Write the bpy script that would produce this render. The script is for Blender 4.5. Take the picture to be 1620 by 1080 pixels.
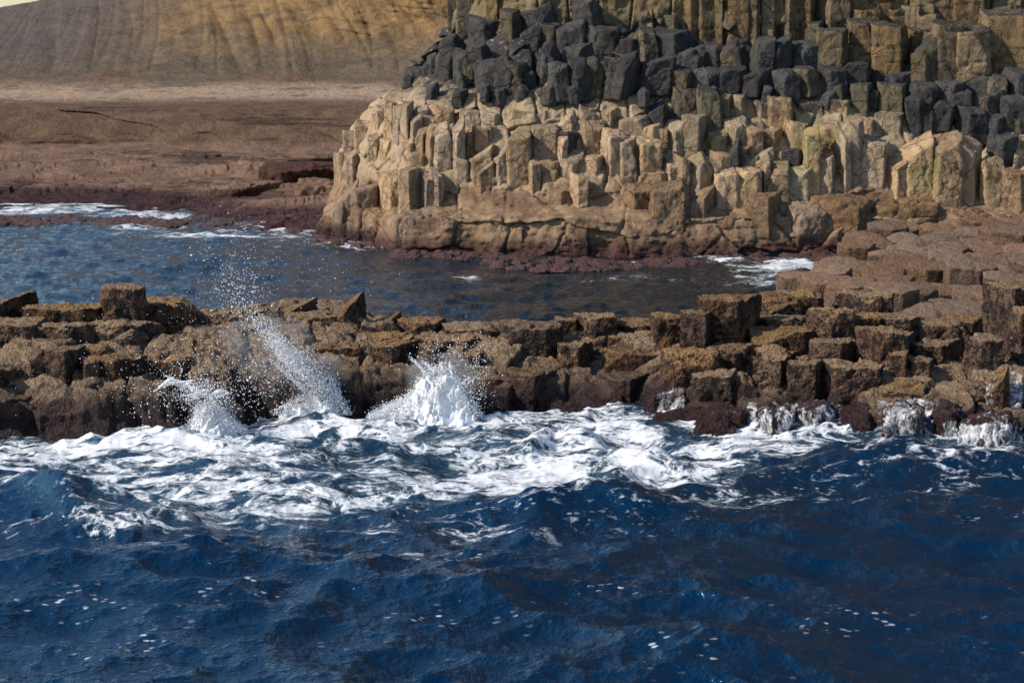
import bpy, math, random
import numpy as np
from mathutils import Vector
R = math.radians
for o in list(bpy.data.objects): bpy.data.objects.remove(o)
SC = bpy.context.scene
COL = SC.collection

# ------------------------------------------------------------------ camera, world, sun, exposure
FPX = 3600.0; HCAM = 3.6; PITCH = math.atan(520 / FPX)
cam_d = bpy.data.cameras.new('camera'); cam_d.lens = 80; cam_d.sensor_width = 36; cam_d.clip_end = 6000
cam_d.dof.use_dof = True; cam_d.dof.focus_distance = 20.8; cam_d.dof.aperture_fstop = 8.0
cam = bpy.data.objects.new('camera', cam_d); COL.objects.link(cam)
cam.location = (0, 0, HCAM); cam.rotation_euler = (math.pi / 2 - PITCH, 0, 0)
SC.camera = cam
SUN_EL, SUN_AZ = R(36), R(-110)          # azimuth measured clockwise from +Y (north)
w = bpy.data.worlds.new('World'); SC.world = w; w.use_nodes = True
nt = w.node_tree; nt.nodes.clear()
sky = nt.nodes.new('ShaderNodeTexSky'); sky.sky_type = 'NISHITA'; sky.sun_disc = False
sky.sun_elevation = SUN_EL; sky.sun_rotation = SUN_AZ; sky.air_density = 1.0; sky.dust_density = 0.3; sky.ozone_density = 2.0
bg = nt.nodes.new('ShaderNodeBackground'); bg.inputs[1].default_value = 0.145
wo = nt.nodes.new('ShaderNodeOutputWorld')
nt.links.new(sky.outputs[0], bg.inputs[0]); nt.links.new(bg.outputs[0], wo.inputs[0])
sun_d = bpy.data.lights.new('sun', 'SUN'); sun_d.energy = 4.9; sun_d.angle = R(0.5); sun_d.color = (1.0, 0.89, 0.75)
sun = bpy.data.objects.new('sun', sun_d); COL.objects.link(sun)
SD = Vector((math.sin(SUN_AZ) * math.cos(SUN_EL), math.cos(SUN_AZ) * math.cos(SUN_EL), math.sin(SUN_EL)))
sun.rotation_euler = SD.to_track_quat('Z', 'Y').to_euler()
SC.view_settings.view_transform = 'Standard'; SC.view_settings.look = 'None'
SC.view_settings.exposure = 0.0; SC.view_settings.gamma = 1.0
SC.render.engine = 'CYCLES'

# ------------------------------------------------------------------ photo geometry helpers
def ang(py): return PITCH - np.arctan((540.0 - py) / FPX)      # angle below the horizontal (approx. in the middle column)
def zpix(py, Y): return HCAM - Y * np.tan(ang(py))
def ypix(py, z=0.0): return (HCAM - z) / np.tan(ang(py))
def xpix(px, Y, py=540):                                       # depth along the view axis
    return (px - 810.0) / FPX * (Y * math.cos(PITCH) + (HCAM - zpix(py, Y)) * math.sin(PITCH))
def interp(x, pts): return np.interp(x, [p[0] for p in pts], [p[1] for p in pts])
def sstep(a, b, x):
    t = np.clip((x - a) / (b - a), 0, 1); return t * t * (3 - 2 * t)

# ------------------------------------------------------------------ numpy noise
def _h(ix, iy, iz, s):
    with np.errstate(over='ignore'):
        h = (ix.astype(np.uint32) * np.uint32(374761393) + iy.astype(np.uint32) * np.uint32(668265263)
             + iz.astype(np.uint32) * np.uint32(2147483647 - 58) + np.uint32(s * 974711 + 12345))
        h = (h ^ (h >> np.uint32(13))) * np.uint32(1274126177)
        h = (h ^ (h >> np.uint32(16))) * np.uint32(2246822519)
        return h ^ (h >> np.uint32(15))
def _r(h): return (h & np.uint32(0xFFFFFF)).astype(np.float64) / 16777215.0
def noise(p, s=0):
    i = np.floor(p).astype(np.int64); f = p - i
    u = f * f * f * (f * (f * 6 - 15) + 10)
    out = 0
    for dx in (0, 1):
        for dy in (0, 1):
            for dz in (0, 1):
                h = _h(i[..., 0] + dx, i[..., 1] + dy, i[..., 2] + dz, s)
                gx = (h & np.uint32(1023)).astype(np.float64) / 511.5 - 1
                gy = ((h >> np.uint32(10)) & np.uint32(1023)).astype(np.float64) / 511.5 - 1
                gz = ((h >> np.uint32(20)) & np.uint32(1023)).astype(np.float64) / 511.5 - 1
                d = gx * (f[..., 0] - dx) + gy * (f[..., 1] - dy) + gz * (f[..., 2] - dz)
                wx = u[..., 0] if dx else 1 - u[..., 0]
                wy = u[..., 1] if dy else 1 - u[..., 1]
                wz = u[..., 2] if dz else 1 - u[..., 2]
                out = out + d * wx * wy * wz
    return out
def fbm(p, s=0, o=4, g=0.5):
    a, t = 1.0, 0
    for k in range(o):
        t = t + a * noise(p * (2.0 ** k) + 17.3 * k, s + k); a *= g
    return t
def P3(x, y, z=0.0):
    x, y = np.broadcast_arrays(x, y)
    return np.stack([x, y, np.broadcast_to(z, x.shape)], -1)
def facets(a, b, s, tilt=0.5, off=1.0):
    """Cells in the (a,b) plane: returns a stepped, tilted offset per cell and the distance to the nearest crack."""
    ia, ib = np.floor(a), np.floor(b)
    f1 = np.full(a.shape, 9.0); f2 = np.full(a.shape, 9.0); val = np.zeros(a.shape)
    for da in (-1, 0, 1):
        for db in (-1, 0, 1):
            ca, cb = (ia + da).astype(np.int64), (ib + db).astype(np.int64)
            z0 = np.zeros_like(ca)
            r1, r2 = _r(_h(ca, cb, z0, s)), _r(_h(ca, cb, z0, s + 1))
            r3, r4, r5 = _r(_h(ca, cb, z0, s + 2)), _r(_h(ca, cb, z0, s + 3)), _r(_h(ca, cb, z0, s + 4))
            xa, xb = a - (ca + 0.1 + 0.8 * r1), b - (cb + 0.1 + 0.8 * r2)
            d = np.sqrt(xa * xa + xb * xb)
            v = off * (r3 - 0.5) * 2 + tilt * ((r4 - 0.5) * 2 * xa + (r5 - 0.5) * 2 * xb)
            near = d < f1
            f2 = np.where(near, f1, np.minimum(f2, d)); val = np.where(near, v, val); f1 = np.where(near, d, f1)
    return val, f2 - f1

# ------------------------------------------------------------------ mesh helpers
def mesh_from(name, V, F, mat, smooth=True, attrs=None):
    me = bpy.data.meshes.new(name)
    V = np.ascontiguousarray(V, dtype=np.float32); F = np.ascontiguousarray(F, dtype=np.int32)
    k = F.shape[1]
    me.vertices.add(len(V)); me.vertices.foreach_set('co', V.ravel())
    me.loops.add(F.size); me.loops.foreach_set('vertex_index', F.ravel())
    me.polygons.add(len(F)); me.polygons.foreach_set('loop_start', np.arange(0, F.size, k, dtype=np.int32))
    me.polygons.foreach_set('loop_total', np.full(len(F), k, dtype=np.int32))
    me.polygons.foreach_set('use_smooth', np.full(len(F), smooth, dtype=bool))
    for an, av in (attrs or {}).items():
        at = me.attributes.new(an, 'FLOAT', 'POINT'); at.data.foreach_set('value', np.ascontiguousarray(av, dtype=np.float32).ravel())
    me.update(calc_edges=True); me.validate()
    if mat: me.materials.append(mat)
    return me
def link(name, me, loc=(0, 0, 0), parent=None, label=None, cat=None, group=None, kind=None):
    o = bpy.data.objects.new(name, me); COL.objects.link(o); o.location = loc
    if parent: o.parent = parent
    if label: o['label'] = label
    if cat: o['category'] = cat
    if group: o['group'] = group
    if kind or cat: o['kind'] = kind or 'thing'
    return o
def grid_faces(n, m):
    i = np.arange(n - 1)[:, None] * m + np.arange(m - 1)[None, :]
    return np.stack([i, i + 1, i + m + 1, i + m], -1).reshape(-1, 4)
_box = {}
def box_lattice(nx, ny, nz):
    k = (nx, ny, nz)
    if k in _box: return _box[k]
    I = np.stack(np.meshgrid(np.arange(nx + 1), np.arange(ny + 1), np.arange(nz + 1), indexing='ij'), -1)
    m = (I[..., 0] == 0) | (I[..., 0] == nx) | (I[..., 1] == 0) | (I[..., 1] == ny) | (I[..., 2] == 0) | (I[..., 2] == nz)
    ids = -np.ones(m.shape, int); ids[m] = np.arange(m.sum())
    V = I[m] / np.array([nx, ny, nz]) * 2.0 - 1.0
    F = []
    for ax in range(3):
        for side in (0, -1):
            g = np.take(ids, side, axis=ax)
            q = np.stack([g[:-1, :-1], g[1:, :-1], g[1:, 1:], g[:-1, 1:]], -1).reshape(-1, 4)
            flip = (side == 0) ^ (ax == 1)
            F.append(q[:, ::-1] if flip else q)
    _box[k] = (V, np.concatenate(F)); return _box[k]

def rock_mesh(name, size, loc, mat, seed, sides=6, rot=0.0, sl=(0, 0), rough=1.0, dome=0.0, sharp=55, res=0.014,
              taper=0.0, planes=None, rz=0.0, lean=0.0, joints=0.0, chips=1, grit=0.0):
    """One rock: a many-sided polytope (side faces, sloped top), worn edges, weathered surface. Base centre at origin."""
    rg = np.random.RandomState(seed % 1000003)
    W, D, H = size
    nx, ny, nz = [int(np.clip(v / res, 6, 64)) for v in (W, D, H)]
    V, F = box_lattice(nx, ny, nz)
    d = V * 1.0
    d = d * (1 - 0.18 * (1 - np.abs(d)) * 0)                           # unit-box directions
    nn, hh = [], []
    if planes is None:
        for i in range(sides):
            a = rot + 2 * math.pi * i / sides + rg.uniform(-.16, .16) * (6 / sides)
            nn.append((math.cos(a), math.sin(a), taper + rg.uniform(-.03, .03))); hh.append(rg.uniform(.86, 1.0) * (0.97 if sides > 5 else .9))
    else:
        for (a, h) in planes: nn.append((math.cos(a), math.sin(a), taper)); hh.append(h)
    nn.append((-sl[0], -sl[1], 1.0)); hh.append(1.0)
    nn.append((0, 0, -1.0)); hh.append(1.0)
    for _ in range(chips):                                             # a knocked-off corner
        a = rg.uniform(0, 2 * math.pi); e = rg.uniform(.3, 1.0)
        nn.append((math.cos(a) * math.cos(e), math.sin(a) * math.cos(e), math.sin(e))); hh.append(rg.uniform(1.0, 1.18))
    nn = np.array(nn); hh = np.array(hh)
    g = np.maximum(d @ nn.T, 0) / hh
    q = (g ** sharp).sum(1) ** (1.0 / sharp)
    p = d / q[:, None]
    if dome: p[:, 2] -= dome * np.clip(p[:, 2], 0, 1) * (p[:, 0] ** 2 + p[:, 1] ** 2)
    lo, hi = p.min(0), p.max(0)
    p = (p - lo) / (hi - lo) * 2 - 1
    p = p * np.array([W / 2, D / 2, H / 2]); p[:, 2] += H / 2
    p[:, 0] += lean * p[:, 2]
    if rz:
        c, s_ = math.cos(rz), math.sin(rz)
        p[:, :2] = np.stack([p[:, 0] * c - p[:, 1] * s_, p[:, 0] * s_ + p[:, 1] * c], -1)
    wp = p + np.array(loc)
    nrm = p - np.array([0, 0, H * 0.5]); nrm[:, 2] *= min(1, W / H); nrm /= np.linalg.norm(nrm, axis=1)[:, None] + 1e-9
    m = min(W, D, H, 0.6)
    disp = rough * (0.075 * m * fbm(wp * 2.6, 11, 2) + 0.028 * m ** .5 * fbm(wp * 8.0, 5, 3) + 0.006 * noise(wp * 45, 9))
    disp += -rough * 0.03 * m ** .5 * np.clip(np.abs(noise(wp * np.array([3.1, 3.1, 2.2]), 23)) * -9 + 1, 0, 1)
    if grit: disp += grit * (.022 * fbm(wp * 15, 51, 3, .6) - .03 * np.clip(noise(wp * 6.5, 57) - .18, 0, 1) * 3)
    if joints: disp -= joints * np.clip(1 - 26 * np.abs(noise(wp * np.array([.5, .5, 3.2]) + seed % 7, 31)), 0, 1)
    p = p + nrm * disp[:, None]
    return mesh_from(name, p, F, mat)

# ------------------------------------------------------------------ small shader language
class SH:
    def __init__(s, name):
        s.m = bpy.data.materials.new(name); s.m.use_nodes = True; s.t = s.m.node_tree; s.t.nodes.clear()
        s.out = s.t.nodes.new('ShaderNodeOutputMaterial'); s.geo = s.t.nodes.new('ShaderNodeNewGeometry')
        s.pos = s.geo.outputs['Position']
    def n(s, typ, **kw):
        x = s.t.nodes.new(typ)
        for k, v in kw.items(): setattr(x, k, v)
        return x
    def put(s, sock, v):
        if isinstance(v, bpy.types.NodeSocket): s.t.links.new(v, sock)
        elif isinstance(v, (tuple, list)) and len(v) == 3 and sock.type == 'RGBA': sock.default_value = (*v, 1)
        else: sock.default_value = v
    def math(s, op, a, b=0.0, c=0.0, clamp=False):
        x = s.n('ShaderNodeMath', operation=op, use_clamp=clamp); s.put(x.inputs[0], a); s.put(x.inputs[1], b); s.put(x.inputs[2], c); return x.outputs[0]
    def add(s, a, b): return s.math('ADD', a, b)
    def mul(s, a, b): return s.math('MULTIPLY', a, b)
    def sub(s, a, b): return s.math('SUBTRACT', a, b)
    def ramp(s, v, a, b, lo=0.0, hi=1.0):
        x = s.n('ShaderNodeMapRange', interpolation_type='SMOOTHSTEP'); s.put(x.inputs[0], v)
        s.put(x.inputs[1], a); s.put(x.inputs[2], b); s.put(x.inputs[3], lo); s.put(x.inputs[4], hi); return x.outputs[0]
    def vmul(s, v, k):
        x = s.n('ShaderNodeVectorMath', operation='MULTIPLY'); s.put(x.inputs[0], v); x.inputs[1].default_value = k; return x.outputs[0]
    def vadd(s, v, k):
        x = s.n('ShaderNodeVectorMath', operation='ADD'); s.put(x.inputs[0], v); s.put(x.inputs[1], k); return x.outputs[0]
    def n_add(s, a, b):
        x = s.n('ShaderNodeVectorMath', operation='ADD'); s.put(x.inputs[0], a); s.put(x.inputs[1], b); return x.outputs[0]
    def noise(s, scale, det=4, rough=.55, vec=None, dist=0.0, color=False):
        x = s.n('ShaderNodeTexNoise'); s.put(x.inputs['Vector'], vec or s.pos); x.inputs['Scale'].default_value = scale
        x.inputs['Detail'].default_value = det; x.inputs['Roughness'].default_value = rough; x.inputs['Distortion'].default_value = dist
        return x.outputs['Color' if color else 'Fac']
    def voro(s, scale, feat='F1', out='Distance', vec=None, rand=1.0):
        x = s.n('ShaderNodeTexVoronoi', feature=feat); s.put(x.inputs['Vector'], vec or s.pos); x.inputs['Scale'].default_value = scale
        x.inputs['Randomness'].default_value = rand; return x.outputs[out]
    def mix(s, f, a, b):
        x = s.n('ShaderNodeMix', data_type='RGBA'); s.put(x.inputs[0], f); s.put(x.inputs[6], a); s.put(x.inputs[7], b); return x.outputs[2]
    def xyz(s, v):
        x = s.n('ShaderNodeSeparateXYZ'); s.put(x.inputs[0], v); return x.outputs
    def bump(s, h, strength=1.0, dist=0.02, normal=None):
        x = s.n('ShaderNodeBump'); x.inputs['Strength'].default_value = strength; x.inputs['Distance'].default_value = dist
        s.put(x.inputs['Height'], h)
        if normal: s.put(x.inputs['Normal'], normal)
        return x.outputs[0]
    def bsdf(s, color, rough=.9, normal=None, spec=.3, **kw):
        x = s.n('ShaderNodeBsdfPrincipled'); s.put(x.inputs['Base Color'], color); s.put(x.inputs['Roughness'], rough)
        s.put(x.inputs['Specular IOR Level'], spec)
        if normal: s.put(x.inputs['Normal'], normal)
        for k, v in kw.items(): s.put(x.inputs[k], v)
        return x.outputs[0]
    def finish(s, sh): s.t.links.new(sh, s.out.inputs[0]); return s.m

def rock_material(name, tones, dark, dark_amt=.5, grain=1.0, mussel=0.0, topc=None, weed_z=None, weedc=(.05, .022, .026), pale=None,
                  algae=None, lichen=None, bumpk=1.0, wet_z=None, streak=0.0, crack=.24, film=False):
    s = SH(name)
    oi = s.n('ShaderNodeObjectInfo')
    z = s.xyz(s.pos)[2]; x = s.xyz(s.pos)[0]; nz = s.xyz(s.geo.outputs['Normal'])[2]
    n1 = s.noise(1.3, 5); n2 = s.noise(6.5, 6, .65); n3 = s.noise(34, 4, .7); n4 = s.noise(120, 2, .6)
    c = s.mix(s.ramp(n1, .35, .65), tones[0], tones[1])
    c = s.mix(s.ramp(n2, .42, .68), c, tones[2])
    c = s.mix(s.mul(s.ramp(s.noise(2.4, 6, .6, vec=s.vadd(s.pos, (7, 3, 1))), .56, .72), dark_amt), c, dark)
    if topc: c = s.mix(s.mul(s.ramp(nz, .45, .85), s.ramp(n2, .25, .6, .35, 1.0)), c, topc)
    if algae:
        av = s.noise(1.1, 4, .6, vec=s.vadd(s.pos, (3, 0, 9)))
        am = s.mul(s.ramp(av, .5, .66), s.mul(s.ramp(x, 0.6, 4.5), s.mul(s.ramp(z, .7, 1.1), s.ramp(z, 2.5, 1.9))))
        c = s.mix(s.mul(am, .75), c, algae)
    # fine speckle of crystals, shells and dirt
    c = s.mix(s.mul(s.ramp(n3, .5, .78), .55 * grain), c, dark)
    c = s.mix(s.mul(s.ramp(n3, .45, .25), .45 * grain), c, pale or tones[2])
    c = s.mix(s.mul(s.ramp(n4, .57, .72), .4 * grain), c, dark)
    c = s.mix(s.mul(s.ramp(n4, .42, .3), .35 * grain), c, pale or tones[2])
    h = s.add(s.mul(n2, 1.2), s.mul(n3, .55)); h = s.add(h, s.mul(n4, .16))
    if crack:
        cw_ = s.n('ShaderNodeVectorMath', operation='SCALE'); s.put(cw_.inputs[0], s.noise(3.0, 4, .6, color=True)); cw_.inputs['Scale'].default_value = .35
        cv = s.vmul(s.n_add(s.pos, cw_.outputs[0]), (1, 1, .62))
        e1 = s.voro(2.1, 'DISTANCE_TO_EDGE', vec=cv); e2 = s.voro(5.5, 'DISTANCE_TO_EDGE', vec=cv)
        ck = s.math('MAXIMUM', s.ramp(e1, .028, .006), s.mul(s.ramp(e2, .03, .008), s.ramp(s.noise(1.7, 3), .5, .6)))
        c = s.mix(s.mul(ck, crack), c, (.02, .015, .012)); h = s.sub(h, s.mul(ck, .8))
    if streak:
        sn = s.noise(4.0, 4, .6, vec=s.vmul(s.pos, (2.2, 2.2, .35)))
        c = s.mix(s.mul(s.ramp(sn, .52, .68), streak), c, dark)
    if mussel:
        v = s.voro(42); vv = s.voro(22)
        mp = s.noise(3.4, 5, .7, vec=s.vadd(s.pos, (2, 5, 3)))
        mm = s.mul(s.ramp(mp, .44, .54), s.ramp(nz, .7, .3))
        mm = s.mul(mm, s.ramp(v, .75, .3))
        c = s.mix(s.mul(mm, mussel), c, (.012, .012, .014))
        pits = s.ramp(s.add(s.mul(s.noise(12, 4, .65), .75), s.mul(s.noise(3.0, 3), .25)), .51, .58)
        c = s.mix(s.mul(s.mul(pits, s.ramp(nz, .8, .4)), .9 * mussel), c, (.016, .013, .012))
        h = s.add(h, s.mul(s.sub(.6, v), .45)); h = s.sub(h, s.mul(pits, .5)); h = s.add(h, s.mul(s.sub(.5, vv), .3))
    if lichen:                                           # (z low, z full at left, drop to the right)
        lz = s.add(z, s.mul(s.ramp(x, 3.0, 8.0), lichen[2]))
        lz = s.add(lz, s.mul(s.sub(s.noise(2.2, 6, .75, vec=s.vadd(s.pos, (1, 8, 4))),   .5), 2.0))
        lm = s.ramp(lz, lichen[0], lichen[1])
        c = s.mix(s.mul(lm, s.ramp(s.noise(9, 5, .7), .3, .5)), c, (.035, .036, .04))
    if weed_z:
        wz = s.add(z, s.mul(s.sub(s.noise(3.0, 5, .7), .5), -.35))
        wm = s.ramp(wz, weed_z[1], weed_z[0])
        wc = s.mix(s.ramp(s.noise(14, 5, .7), .4, .62), weedc, (.018, .012, .012))
        wc = s.mix(s.mul(s.ramp(s.noise(9, 4, .6, vec=s.vadd(s.pos, (4, 4, 4))), .55, .7), .6), wc, (.11, .06, .03))
        c = s.mix(wm, c, wc)
        h = s.add(h, s.mul(s.mul(s.noise(26, 5, .8), 1.4), wm))
        rough = s.ramp(wm, 0.0, 1.0, .9, .42)
    else: rough = .93
    if film:                                             # water running over the rock in white threads
        fv = s.n_add(s.vmul(s.pos, (1, 1, .13)), s.vmul(s.noise(4, 3, .6, color=True), (.05, .05, .0)))
        f1 = s.noise(13, 4, .7, vec=fv); f2 = s.noise(34, 3, .7, vec=fv)
        fmk = s.mul(s.ramp(s.add(s.mul(f1, .7), s.mul(f2, .3)), .50, .62), s.ramp(x, 1.85, 2.05))
        fmk = s.mul(fmk, s.math('MAXIMUM', s.ramp(x, 2.80, 2.66), s.ramp(x, 3.02, 3.16)))
        fmk = s.mul(fmk, s.ramp(s.noise(2.6, 3), .42, .58))
        c = s.mix(fmk, c, (.72, .75, .80)); h = s.add(h, s.mul(fmk, .8))
    hsv = s.n('ShaderNodeHueSaturation'); s.put(hsv.inputs['Color'], c)
    s.put(hsv.inputs['Value'], s.ramp(oi.outputs['Random'], 0.0, 1.0, .8, 1.18)); s.put(hsv.inputs['Saturation'], s.ramp(s.math('FRACT', s.mul(oi.outputs['Random'], 7.3)), 0., 1., .85, 1.12))
    nrm = s.bump(h, 1.0, .03 * bumpk)
    return s.finish(s.bsdf(hsv.outputs[0], rough, nrm, .25))

M = {}
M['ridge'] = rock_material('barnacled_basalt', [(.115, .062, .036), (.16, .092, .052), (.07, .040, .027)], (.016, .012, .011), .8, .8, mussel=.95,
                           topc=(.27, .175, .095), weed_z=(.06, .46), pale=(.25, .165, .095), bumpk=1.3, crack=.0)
M['weedy'] = rock_material('weed_covered_basalt', [(.10, .05, .045), (.07, .03, .035), (.13, .075, .04)], (.02, .014, .016), .8, 1.0, mussel=.7,
                           weed_z=(.15, .45), weedc=(.07, .028, .034), pale=(.22, .15, .1), bumpk=1.8, crack=0, film=True)
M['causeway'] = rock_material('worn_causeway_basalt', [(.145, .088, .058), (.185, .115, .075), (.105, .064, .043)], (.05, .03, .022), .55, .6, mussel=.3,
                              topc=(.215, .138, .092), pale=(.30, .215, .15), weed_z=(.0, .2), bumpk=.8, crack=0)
M['pale'] = rock_material('pale_basalt', [(.38, .27, .172), (.46, .335, .215), (.28, .19, .12)], (.10, .068, .045), .7, 1.25,
                          weed_z=(.08, .34), weedc=(.10, .05, .038), pale=(.56, .44, .30), algae=(.22, .21, .09), lichen=(2.05, 2.65, .45), bumpk=1.2)
M['brown'] = rock_material('brown_basalt', [(.22, .14, .085), (.32, .215, .13), (.16, .098, .06)], (.06, .038, .026), .7, 1.25,
                           weed_z=(.08, .34), weedc=(.10, .05, .038), pale=(.46, .34, .23), lichen=(2.05, 2.65, .45), bumpk=1.6)
M['black'] = rock_material('black_lichen_basalt', [(.058, .056, .056), (.092, .086, .078), (.042, .041, .043)], (.018, .018, .02), .8, .8,
                           pale=(.12, .112, .104), bumpk=1.2)
M['ochre'] = rock_material('ochre_basalt', [(.21, .145, .078), (.275, .19, .10), (.15, .105, .062)], (.05, .042, .032), .7, .8,
                           topc=(.045, .046, .05), pale=(.34, .26, .14), bumpk=1.3, streak=.6)
M['greyolive'] = rock_material('olive_grey_basalt', [(.12, .10, .062), (.155, .125, .075), (.085, .074, .053)], (.035, .034, .032), .7, .8,
                               topc=(.045, .046, .05), pale=(.23, .185, .12), bumpk=1.3, streak=.6)

# ------------------------------------------------------------------ cliff: one continuous rock face behind the columns
XS = [(-1500, 720), (0, 712), (60, 700), (90, 668), (130, 640), (160, 592), (200, 557), (240, 533), (290, 530), (345, 506), (400, 498), (460, 497)]
OFF = [(-1500, 5.2), (-200, 4.4), (60, 3.7), (150, 2.35), (280, 1.15), (325, .8), (345, .25), (400, .05), (460, -.4)]
YB = [(400, 36.6), (500, 36.2), (560, 35.8), (640, 34.3), (900, 33.9), (1300, 34.2), (1700, 34.6), (2600, 36)]
def ycliff(px, py):
    px = np.asarray(px, float); py = np.asarray(py, float)
    xs = interp(py, XS)
    return interp(px, YB) + interp(py, OFF) + 1.5 * np.clip(1 - (px - xs) / 120.0, 0, 1) ** 2
def cliff_sheet():
    py = np.concatenate([np.arange(450, -20, -1.8), np.linspace(-22, -200, 40), np.linspace(-220, -1100, 20), np.linspace(-1250, -5000, 24)])
    u = np.concatenate([np.linspace(0, 1, 640), np.linspace(1.01, 2.2, 40)])
    PY, U = np.meshgrid(py, u, indexing='ij'); XSL = interp(PY, XS)
    PX = XSL + U * (1680 - XSL)
    Y = ycliff(PX, PY); Z = zpix(PY, Y); X = xpix(PX, Y, PY)
    # blocky stepped surface: low wide blocks at the foot, tall narrow ones higher up
    wa = fbm(P3(X * .8, Z * .8, 3), 40, 3) * .35; wb = fbm(P3(X * .8, Z * .8, 8), 44, 3) * .35
    v1, c1 = facets(X / .85 + wa, Z / .42 + wb, 100, .5, .8)
    v2, c2 = facets(X / .44 + wa * .4, Z / .62 + wb * .5, 200, .6, .8)
    v3, c3 = facets(X / .40 + wa * .6, Z / .36 + wb, 300, 1.0, 1.0)
    v4, c4 = facets(X / .5, Z / 2.8 + wb * .2, 400, .8, 1.0)
    m1 = sstep(1.0, .8, Z); m2 = sstep(.8, 1.0, Z) * sstep(2.5, 2.2, Z); m3 = sstep(2.2, 2.5, Z) * sstep(3.5, 3.2, Z); m4 = sstep(3.2, 3.5, Z)
    off = m1 * (.10 * v1 - .05 * sstep(.10, 0, c1)) + m2 * (.10 * v2 - .09 * sstep(.12, 0, c2)) + m3 * (.2 * v3 - .1 * sstep(.14, 0, c3)) + m4 * (.14 * v4 - .10 * sstep(.1, 0, c4))
    off += .13 * fbm(P3(X * 1.4, Y * 1.4, Z * 1.4), 60, 4) + .05 * fbm(P3(X * 7, Y * 7, Z * 9), 66, 3)
    off += m1 * .05 * np.abs(fbm(P3(X * 1.2, 0, Z * 9), 70, 3))
    Y = Y - off; X = X - off * .35 * np.clip(1 - (PX - XSL) / 150, 0, 1)
    Z = Z + .06 * fbm(P3(X * 3, Y * 3, Z * 3), 80, 3)
    # wrap back round the corner on the left and level off far above
    back = [np.stack([X[:, 0] + .05 * k * np.sin(Z[:, 0] * 3) + .1 * k, Y[:, 0] + k, Z[:, 0]], -1) for k in (14, 7, 3.5, 1.6, .8, .35)]
    G = np.concatenate([np.stack(back, 1), np.stack([X, Y, Z], -1)], 1)
    top = G[-1] + np.array([0, 25, 1.5]); G = np.concatenate([G, top[None]], 0)
    n, m = G.shape[:2]
    return mesh_from('cliff', G.reshape(-1, 3), grid_faces(n, m)[:, ::-1], None)
def cliff_material():
    s = SH('layered_basalt_cliff')
    xx = s.xyz(s.pos); x, z = xx[0], xx[2]
    n1 = s.noise(1.1, 5); n2 = s.noise(6, 6, .65); n3 = s.noise(34, 4, .7); n4 = s.noise(110, 2, .6)
    zn = s.add(z, s.mul(s.sub(s.noise(1.6, 5, .7), .5), .9))
    brown = s.mix(s.ramp(n2, .4, .65), (.235, .15, .09), (.36, .25, .155))
    brown = s.mix(s.ramp(s.noise(2.0, 5), .5, .65), brown, (.16, .095, .06))
    pale = s.mix(s.ramp(n2, .4, .65), (.36, .27, .17), (.46, .35, .235))
    c = s.mix(s.ramp(zn, .75, 1.15), brown, pale)
    am = s.mul(s.ramp(s.noise(1.1, 4, .6, vec=s.vadd(s.pos, (3, 0, 9))), .5, .66), s.mul(s.ramp(x, .6, 4.5), s.mul(s.ramp(z, .7, 1.1), s.ramp(z, 2.5, 1.9))))
    c = s.mix(s.mul(am, .7), c, (.22, .21, .09))
    och = s.mix(s.ramp(n2, .4, .65), (.17, .13, .07), (.25, .19, .10))
    blk = s.mix(n2, (.03, .03, .034), (.07, .068, .066))
    lz = s.add(s.add(z, s.mul(s.ramp(x, 3, 8), .45)), s.mul(s.sub(s.noise(2.2, 6, .75, vec=s.vadd(s.pos, (1, 8, 4))), .5), 1.2))
    c = s.mix(s.mul(s.ramp(lz, 2.05, 2.55), s.ramp(s.noise(9, 5, .7), .3, .48)), c, blk)
    c = s.mix(s.mul(s.ramp(zn, 3.3, 3.6), s.ramp(s.noise(1.5, 5, .7), .62, .5)), c, och)
    c = s.mix(s.mul(s.ramp(n3, .5, .78), .5), c, (.05, .035, .026)); c = s.mix(s.mul(s.ramp(n3, .45, .25), s.ramp(lz, 2.6, 2.2, 0, .5)), c, (.55, .43, .30))
    c = s.mix(s.mul(s.ramp(n4, .57, .72), .4), c, (.05, .035, .026)); c = s.mix(s.mul(s.ramp(n4, .42, .3), s.ramp(lz, 2.6, 2.2, 0, .3)), c, (.6, .48, .34))
    wz = s.add(z, s.mul(s.sub(s.noise(3.0, 5, .7), .5), -.3))
    wm = s.ramp(wz, .34, .08)
    wc = s.mix(s.ramp(s.noise(14, 5, .7), .4, .62), (.11, .055, .042), (.04, .022, .02))
    c = s.mix(wm, c, wc)
    h = s.add(s.add(s.mul(n2, 1.2), s.mul(n3, .6)), s.mul(n4, .16))
    return s.finish(s.bsdf(c, .93, s.bump(h, 1.0, .035), .2))
me = cliff_sheet(); me.materials.append(cliff_material())
link('cliff', me, kind='structure')

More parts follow.
